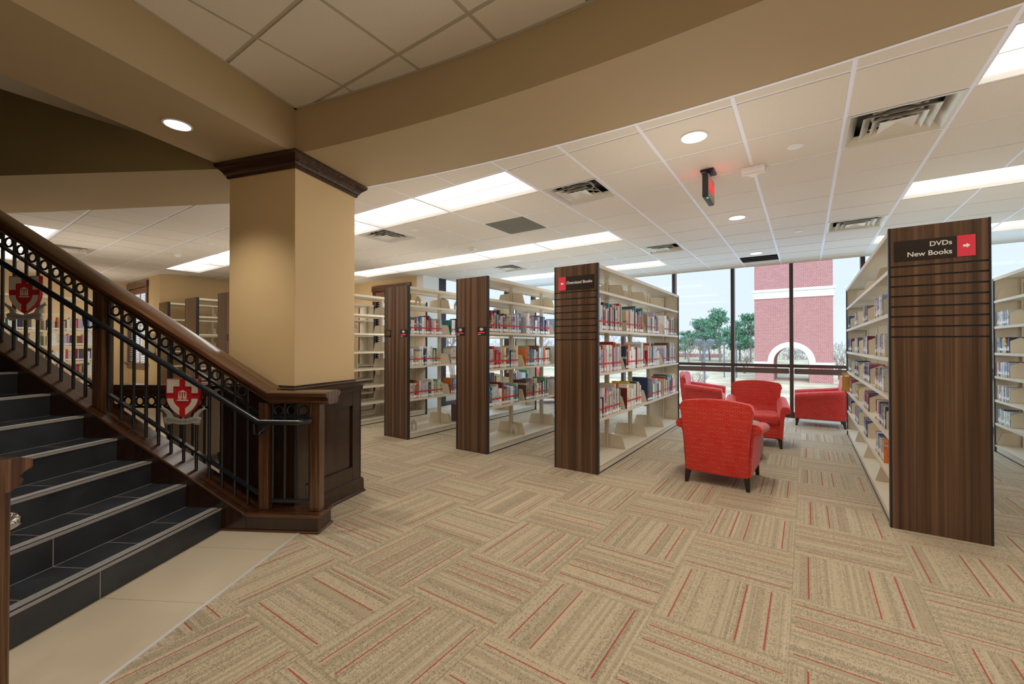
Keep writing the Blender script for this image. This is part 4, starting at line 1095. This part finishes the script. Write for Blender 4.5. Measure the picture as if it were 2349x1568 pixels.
# arched bookends and plain plates
def bookend(x, y, z, label, sgn=1, rot=0., first=[None]):
    if first[0] is None:
        r = thing('bookend', (x, y, z), label, 'bookend', 'beige arched metal bookends', rz=rot)
        w2, h = .065, .165
        ou = [(-w2, 0), (-w2, h*.72), (-w2*.72, h*.78), (-w2*.6, h*.9), (-w2*.25, h), (w2*.25, h), (w2*.6, h*.9), (w2*.72, h*.78), (w2, h*.72), (w2, 0)]
        inn = [(.026, 0), (.026, h*.38)] + [(.026*math.cos(a*PI/6), h*.38+.026*math.sin(a*PI/6)) for a in range(1, 6)] + [(-.026, h*.38), (-.026, 0)]
        MB().prism([(p, 0, q) for p, q in ou + inn], (0, .003, 0)).build('plate', BEIGE, r)
        MB().box(-.026, .026, -.10, 0, 0, .002).build('foot', BEIGE, r)
        first[0] = r; return r
    r = copy_tree(first[0]); r.location = (x, y, z); r.rotation_euler.z = rot; r['label'] = label; return r
y1 = lambda T, k: T[1][k][0]
bookend(-5.08, y1(S5, 0)+.22, .093, 'arched beige bookend on the bottom shelf of the unit by the column, left one')
bookend(-5.06, y1(S5, 1)+.06, .093, 'arched beige bookend on the bottom shelf of the unit by the column, right one')
bookend(-3.56, y1(S4, 1)-.12, .093, 'arched beige bookend on the bottom shelf of the middle walnut unit, left one')
bookend(-3.56, y1(S4, 2)+.10, .093, 'arched beige bookend on the bottom shelf of the middle walnut unit, right one')
bookend(-5.08, y1(S5, 0)+.30, 2.041, 'arched beige bookend on the top shelf by the column, left one')
bookend(-5.08, y1(S5, 1)+.30, 2.041, 'arched beige bookend on the top shelf by the column, right one')
for q, z in enumerate([.093]+LV7[:5]):
    bookend(-6.62, y1(S6, 0)+.22+.03*(q%2), z+.001, 'arched beige bookend in the empty unit right of the column, %s shelf from floor' % ordn[q])
bookend(-8.08, y1(S7, 0)+.5, LV7[3]+.001, 'arched beige bookend on a shelf above the stair rail beside the column')
# ochre sign board at the end of the disc shelves
r = thing('shelf_divider', (.50, 8.45, .86), 'ochre board sticking out at the far end of the DVDs unit', 'shelf divider'); off = r.location
MB(off).box(.47, .60, 8.44, 8.452, .702, 1.0).build('board', flat('ochre_board', (.60, .30, .05), .5), r)
MB(off).box(.50, .56, 8.436, 8.4405, .93, .965).build('paper_label', LABELW, r)

# ------------------------------------------------------------------ armchairs
def club_chair(mat, label, cat='armchair', group=None):
    r = thing('armchair', (0, 0, 0), label, cat, group)
    # local frame: faces +Y; back at -Y
    MB().box(-.285, .285, -.30, .335, .125, .34).build('seat_base', mat, r, .02, smooth=40, seg=3)
    m = MB().box(-.268, .268, -.20, .372, .315, .455); m.build('seat_cushion', mat, r, .045, smooth=60, seg=5)
    # back: loft of horizontal rings from base to curved crest
    rings = []
    K = 14
    for i in range(K+1):
        u = i/K; z = .125 + u*.765
        wv = .285 + .065*max(0, (z-.30)/.6)**1.3
        yb = -.345 - .065*u - .02*math.sin(u*PI); yf = -.235 - .085*u**1.2
        if z < .46: yf = -.20
        ring = []
        n2 = 28
        for k in range(n2+1):
            x = -wv + 2*wv*k/n2
            top = .885 - .045*(abs(x)/wv)**2.2 - .07*max(0., (abs(x)/wv-.86)/.14)**2.5
            zz = min(z, top - (.0 if i < K else 0)); bow = .028*(1-(x/wv)**2)
            ring.append((x, yb-bow*.9, zz if z < top else top-.004*(1)))
        for k in range(n2, -1, -1):
            x = -wv + 2*wv*k/n2
            top = .885 - .045*(abs(x)/wv)**2.2 - .07*max(0., (abs(x)/wv-.86)/.14)**2.5
            ring.append((x, yf-.02*(1-(x/wv)**2), z if z < top else top-.004))
        rings.append(ring)
    MB().loft(rings).build('backrest', mat, r, .022, smooth=50, seg=4)
    for s in (-1, 1):
        # flared scroll arm: section in XZ, swept along Y
        rings = []
        for i in range(11):
            v = i/10; y = -.33 + v*.70
            h = .655 - .075*v**1.1 + .012*math.sin(v*PI*2)*0
            fl = .0 + .02*math.sin(PI*v)*0
            w_ = .0
            sec = [(.268, .13), (.268, .40), (.272, h-.07), (.285, h-.02), (.315, h), (.355, h-.002), (.388, h-.018), (.402, h-.052), (.395, h-.085), (.368, h-.103), (.345, h-.10), (.332, h-.14), (.322, .40), (.312, .25), (.305, .13)]
            rings.append([(s*(x+fl), y, z) for x, z in sec])
        MB().loft(rings).build('armrest', mat, r, .012, smooth=50, seg=3)
    for sx in (-1, 1):
        for sy, y in ((-1, -.325), (1, .325)):
            x = sx*.272
            MB().loft([[(x+a*.016+sx*.012, y+b*.016+sy*.02, 0) for a, b in ((-1, -1), (1, -1), (1, 1), (-1, 1))],
                       [(x+a*.027, y+b*.027, .13) for a, b in ((-1, -1), (1, -1), (1, 1), (-1, 1))]]).build('leg', LEGW, r, .003)
    return r
def put(r, x, y, rz, label=None, sc=1.):
    r.location = (x, y, 0); r.rotation_euler.z = math.radians(rz)
    if label: r['label'] = label
    if sc != 1.: r.scale = (sc,)*3
    return r
ch = club_chair(REDF, 'red patterned armchair nearest the camera, seen from behind', group='red patterned armchairs by the windows')
put(ch, -.735, 5.05, -2)
put(copy_tree(ch), -.60, 7.22, 186, 'red patterned armchair facing the camera behind the nearest one')
put(copy_tree(ch), .20, 9.42, 91, 'red patterned armchair in side view beside the DVDs unit')
put(copy_tree(ch), -1.72, 9.42, -87, 'red patterned armchair in side view at the end of the Oversized Books unit')
put(copy_tree(ch), -5.30, 9.35, -40, 'red armchair glimpsed through the middle bookcase below a shelf')
bl = club_chair(BLUEF, 'dark blue armchair glimpsed through the middle bookcase, right of its books')
put(bl, -4.35, 8.85, 200)
tp = club_chair(TAUPE, 'taupe upholstered armchair behind the stair railing under the lower shield')
put(tp, -6.25, 2.35, 35, sc=1.12)
r = thing('ottoman', (-.70, 6.18, 0), 'grey drum shaped ottoman between the two middle red armchairs', 'ottoman')
MB().lathe([(.24, .02), (.255, .06), (.262, .25), (.258, .40), (.245, .435), (.22, .45), (.001, .455)], n=40).build('drum', DRUM, r, smooth=50)
MB().lathe([(.23, 0), (.23, .022)], n=32).build('plinth', LEGW, r)
# cream wall box in the alcove
r = thing('wall_cabinet', (-12.05, 3.20, 1.45), 'small cream wall cabinet right of the blind window above the stair rail', 'cabinet'); off = r.location
MB(off).box(-12.25, -11.87, 3.12, 3.249, 1.25, 1.68).build('case', BEIGE, r, .004)
MB(off).box(-12.27, -11.85, 3.11, 3.249, 1.21, 1.25).build('base_ledge', BLACKT, r)
# ------------------------------------------------------------------ outdoors
GZ = -1.4
o = MB().poly([(-120, 11, GZ), (160, 11, GZ), (160, 260, GZ+2.2), (-160, 260, GZ+2.2)]).build('ground', GRASS); tag(o, 'pale winter lawn seen through the big windows', 'lawn', kind='stuff')
o = MB().poly([(-60, 44, GZ+.36), (60, 52, GZ+.42), (60, 56, GZ+.46), (-60, 48, GZ+.40)]).build('path', PATHM); tag(o, 'pale concrete path crossing the lawn outside', 'path')
# brick tower with an arch
TX0, TX1, TY0 = -3.10, 1.55, 36.0; TD = 4.6
t = thing('brick_tower', ((TX0+TX1)/2, TY0, GZ), 'red brick bell tower with a white stone band and round arch', 'tower'); off = t.location
cxa, ra, za, zs = -.82, 1.02, .40, .40
cxa = -.85
def face_pts(x0, x1, zb, zt, r_, cx, spring):
    a = [(x0, zb), (cx-r_, zb), (cx-r_, spring)] + [(cx-r_*math.cos(k*PI/20), spring+r_*math.sin(k*PI/20)) for k in range(1, 20)] + [(cx+r_, spring), (cx+r_, zb), (x1, zb), (x1, zt), (x0, zt)]
    return a
SPR = .25
lower = face_pts(TX0, TX1, GZ, 5.0, 1.05, cxa+.0, SPR)
MB(off).prism([(x, TY0, z) for x, z in lower], (0, TD, 0)).build('shaft', BRICK, t)
MB(off).box(TX0, TX1, TY0, TY0+TD, 5.4, 16).build('upper_shaft', BRICK, t)
MB(off).box(TX0-.07, TX1+.07, TY0-.07, TY0+TD+.07, 4.82, 5.30).box(TX0-.14, TX1+.14, TY0-.14, TY0+TD+.14, 5.30, 5.48).build('stone_band', LIME, t)
m = MB(off); n = 28; ro, ri = 1.42, 1.05
pts = [(cxa-ro*math.cos(k*PI/n), SPR+ro*math.sin(k*PI/n)) for k in range(n+1)] + [(cxa+ri*math.cos(k*PI/n), SPR+ri*math.sin(k*PI/n)) for k in range(n+1)]
m.prism([(x, TY0-.10, z) for x, z in pts], (0, .12, 0)); m.build('arch_surround', LIME, t)
MB(off).box(TX0-.06, cxa-ri, TY0-.09, TY0+.02, -.02, .25).box(cxa+ri, TX1+.06, TY0-.09, TY0+.02, -.02, .25).build('impost_band', LIME, t)

def trunk_tree(name, x, y, h, label, seed, kind='bare', spread=.5, cat='tree', group=None, zg=None):
    z0 = GZ + (y-11)/249*2.2 if zg is None else zg
    r = thing(name, (x, y, z0), label, cat, group); Rn = random.Random(seed)
    m = MB(); lf = MB()
    def br(p, d, L, rad, k):
        q = p + d*L
        m.tube([p, q], [rad, rad*.65], 5 if k > 1 else 7, cap=False)
        if k >= (5 if kind == 'bare' else 4) or L < .12: tips.append(q); return
        for i in range(Rn.choice([2, 3, 3])):
            nd = (d + Vector((Rn.uniform(-1, 1), Rn.uniform(-1, 1), Rn.uniform(-.15, .7)))*spread*1.5).normalized()
            br(p + d*L*Rn.uniform(.6, 1), nd, L*Rn.uniform(.62, .8), rad*.58, k+1)
    tips = []
    if kind == 'bare':
        for s in range(3): br(Vector((Rn.uniform(-.1, .1), 0, 0)), Vector((Rn.uniform(-.35, .35), Rn.uniform(-.3, .3), 1)).normalized(), h*.27, h*.016, 1)
        m.build('trunk_and_branches', BARK, r)
    else:
        m.tube([(0, 0, 0), (Rn.uniform(-.2, .2), 0, h*.5), (0, 0, h*.95)], [h*.022, h*.016, h*.006], 7)
        for c in range(26):
            zc_ = h*Rn.uniform(.30, .98); rr = h*.24*(1.1-zc_/h)*Rn.uniform(.5, 1.3)+.4
            a = Rn.uniform(0, 2*PI); cx_, cy_ = rr*math.cos(a), rr*math.sin(a)
            m.tube([(0, 0, zc_-.4), (cx_, cy_, zc_)], [h*.006, h*.002], 5)
            cr = h*Rn.uniform(.06, .11)
            for q in range(150):
                dv = Vector((Rn.gauss(0, 1), Rn.gauss(0, 1), Rn.gauss(0, .55))); dv = dv*(cr*.62)
                p = Vector((cx_, cy_, zc_)) + dv; e1 = Vector((Rn.uniform(-1, 1), Rn.uniform(-1, 1), Rn.uniform(-1, 1))).normalized()*h*.022
                e2 = Vector((Rn.uniform(-1, 1), Rn.uniform(-1, 1), Rn.uniform(-1, 1))).normalized()*h*.016
                lf.poly([p-e1, p+e2, p+e1, p-e2])
        m.build('trunk', BARK, r); lf.build('foliage', PINE, r, recalc=False)
    return r
def fx(px, y): return -y*math.tan(math.radians(34.65) - math.atan((px-1174.5)/974))
P_ = [(fx(1606, 68), 68, 6.5, 'tall green pine left of the tower, leftmost large one'), (fx(1628, 71), 71, 6.4, 'tall green pine left of the tower, second from left'), (fx(1652, 66), 66, 7.3, 'tallest green pine, behind the second window mullion'),
      (fx(1697, 72), 72, 6.0, 'bushy green pine just left of the brick tower'), (fx(1722, 68), 68, 6.8, 'green pine touching the left side of the brick tower'), (fx(1572, 74), 74, 4.6, 'low green pine at the left end of the tree line')]
for k, (x, y, h, l) in enumerate(P_): trunk_tree('pine_tree', x, y, h, l, 30+k, 'pine', group='pines beyond the lawn')
B_ = [(fx(1612, 52), 52, 5.0, 'bare grey tree in front of the left pines'), (fx(1707, 44), 44, 2.7, 'small bare multi stemmed tree left of the tower'), (fx(1580, 60), 60, 5.2, 'pale bare tree at the far left of the big window'),
      (fx(1925, 40), 40, 3.2, 'bare tree right of the tower, nearer one'), (fx(1950, 46), 46, 3.4, 'bare tree right of the tower, behind the DVDs unit edge'), (fx(1600, 22), 22, 2.2, 'low bare shrub tree outside below the window transom'),
      (fx(1652, 17), 17, 1.6, 'small bare sapling outside behind the facing red armchair'), (-17, 26, 6.5, 'bare branching tree seen above the middle bookcase'), (-22, 24, 7.0, 'bare branching tree outside the left windows')]
for k, (x, y, h, l) in enumerate(B_): trunk_tree('bare_tree', x, y, h, l, 70+k, 'bare', group='bare winter trees outside')
tl = MB(); Rn = random.Random(3)
for k in range(11000):
    x = Rn.uniform(-75, 40); h = 3.6+.9*math.sin(x*.33)+.5*math.sin(x*1.1)+Rn.uniform(-.5, .5); h *= 1. if x < -3 else .62; y = 80+Rn.uniform(-2, 2); z = GZ+.62+Rn.uniform(0, h)
    e1 = Vector((Rn.uniform(-.4, .4), 0, Rn.uniform(.4, 1))).normalized()*Rn.uniform(.15, .38); e2 = Vector((Rn.uniform(-1, 1), Rn.uniform(-1, 1), Rn.uniform(-1, 1))).normalized()*.07; p = Vector((x, y, z))
    tl.poly([p-e1, p+e2, p+e1, p-e2])
o = tl.build('tree_line', flat('far_trees', (.42, .41, .44), .9, var=.25, sc=.3), recalc=False); tag(o, 'low line of bare grey woods on the horizon', 'tree line', kind='stuff')
def lamp_post(x, y, h, label, twin=True):
    z0 = GZ + (y-11)/249*2.2; r = thing('lamp_post', (x, y, z0), label, 'street lamp', 'lamp posts outside')
    MB().tube([(0, 0, 0), (0, 0, h)], .05, 8).build('pole', LAMPG, r)
    for s in ((-1, 1) if twin else (0,)):
        if s: MB().tube([(0, 0, h-.75), (s*.2, 0, h-.7), (s*.30, 0, h-.2)], .025, 6).build('arm', LAMPG, r)
        MB().lathe([(.05, h-.22), (.10, h-.18), (.20, h-.08), (.22, h+.0), (.15, h+.08), (.02, h+.11)], (s*.30, 0, 0), 16).build('lamp_head', LAMPG, r, smooth=50)
    return r
lamp_post(fx(1616, 24.5), 24.5, 2.95, 'twin headed grey lamp post outside the left big pane')
lamp_post(fx(1661, 38), 38, 2.8, 'single grey lamp post left of the second mullion', False)
lamp_post(fx(1689, 38), 38, 2.75, 'single grey lamp post right of the second mullion', False)
o = MB().box(-30, -12.5, 84, 86, -1.0, -.1).build('red_building', flat('clay_red', (.42, .16, .14), .9)); tag(o, 'low red clay bank far across the lawn at left', 'bank')
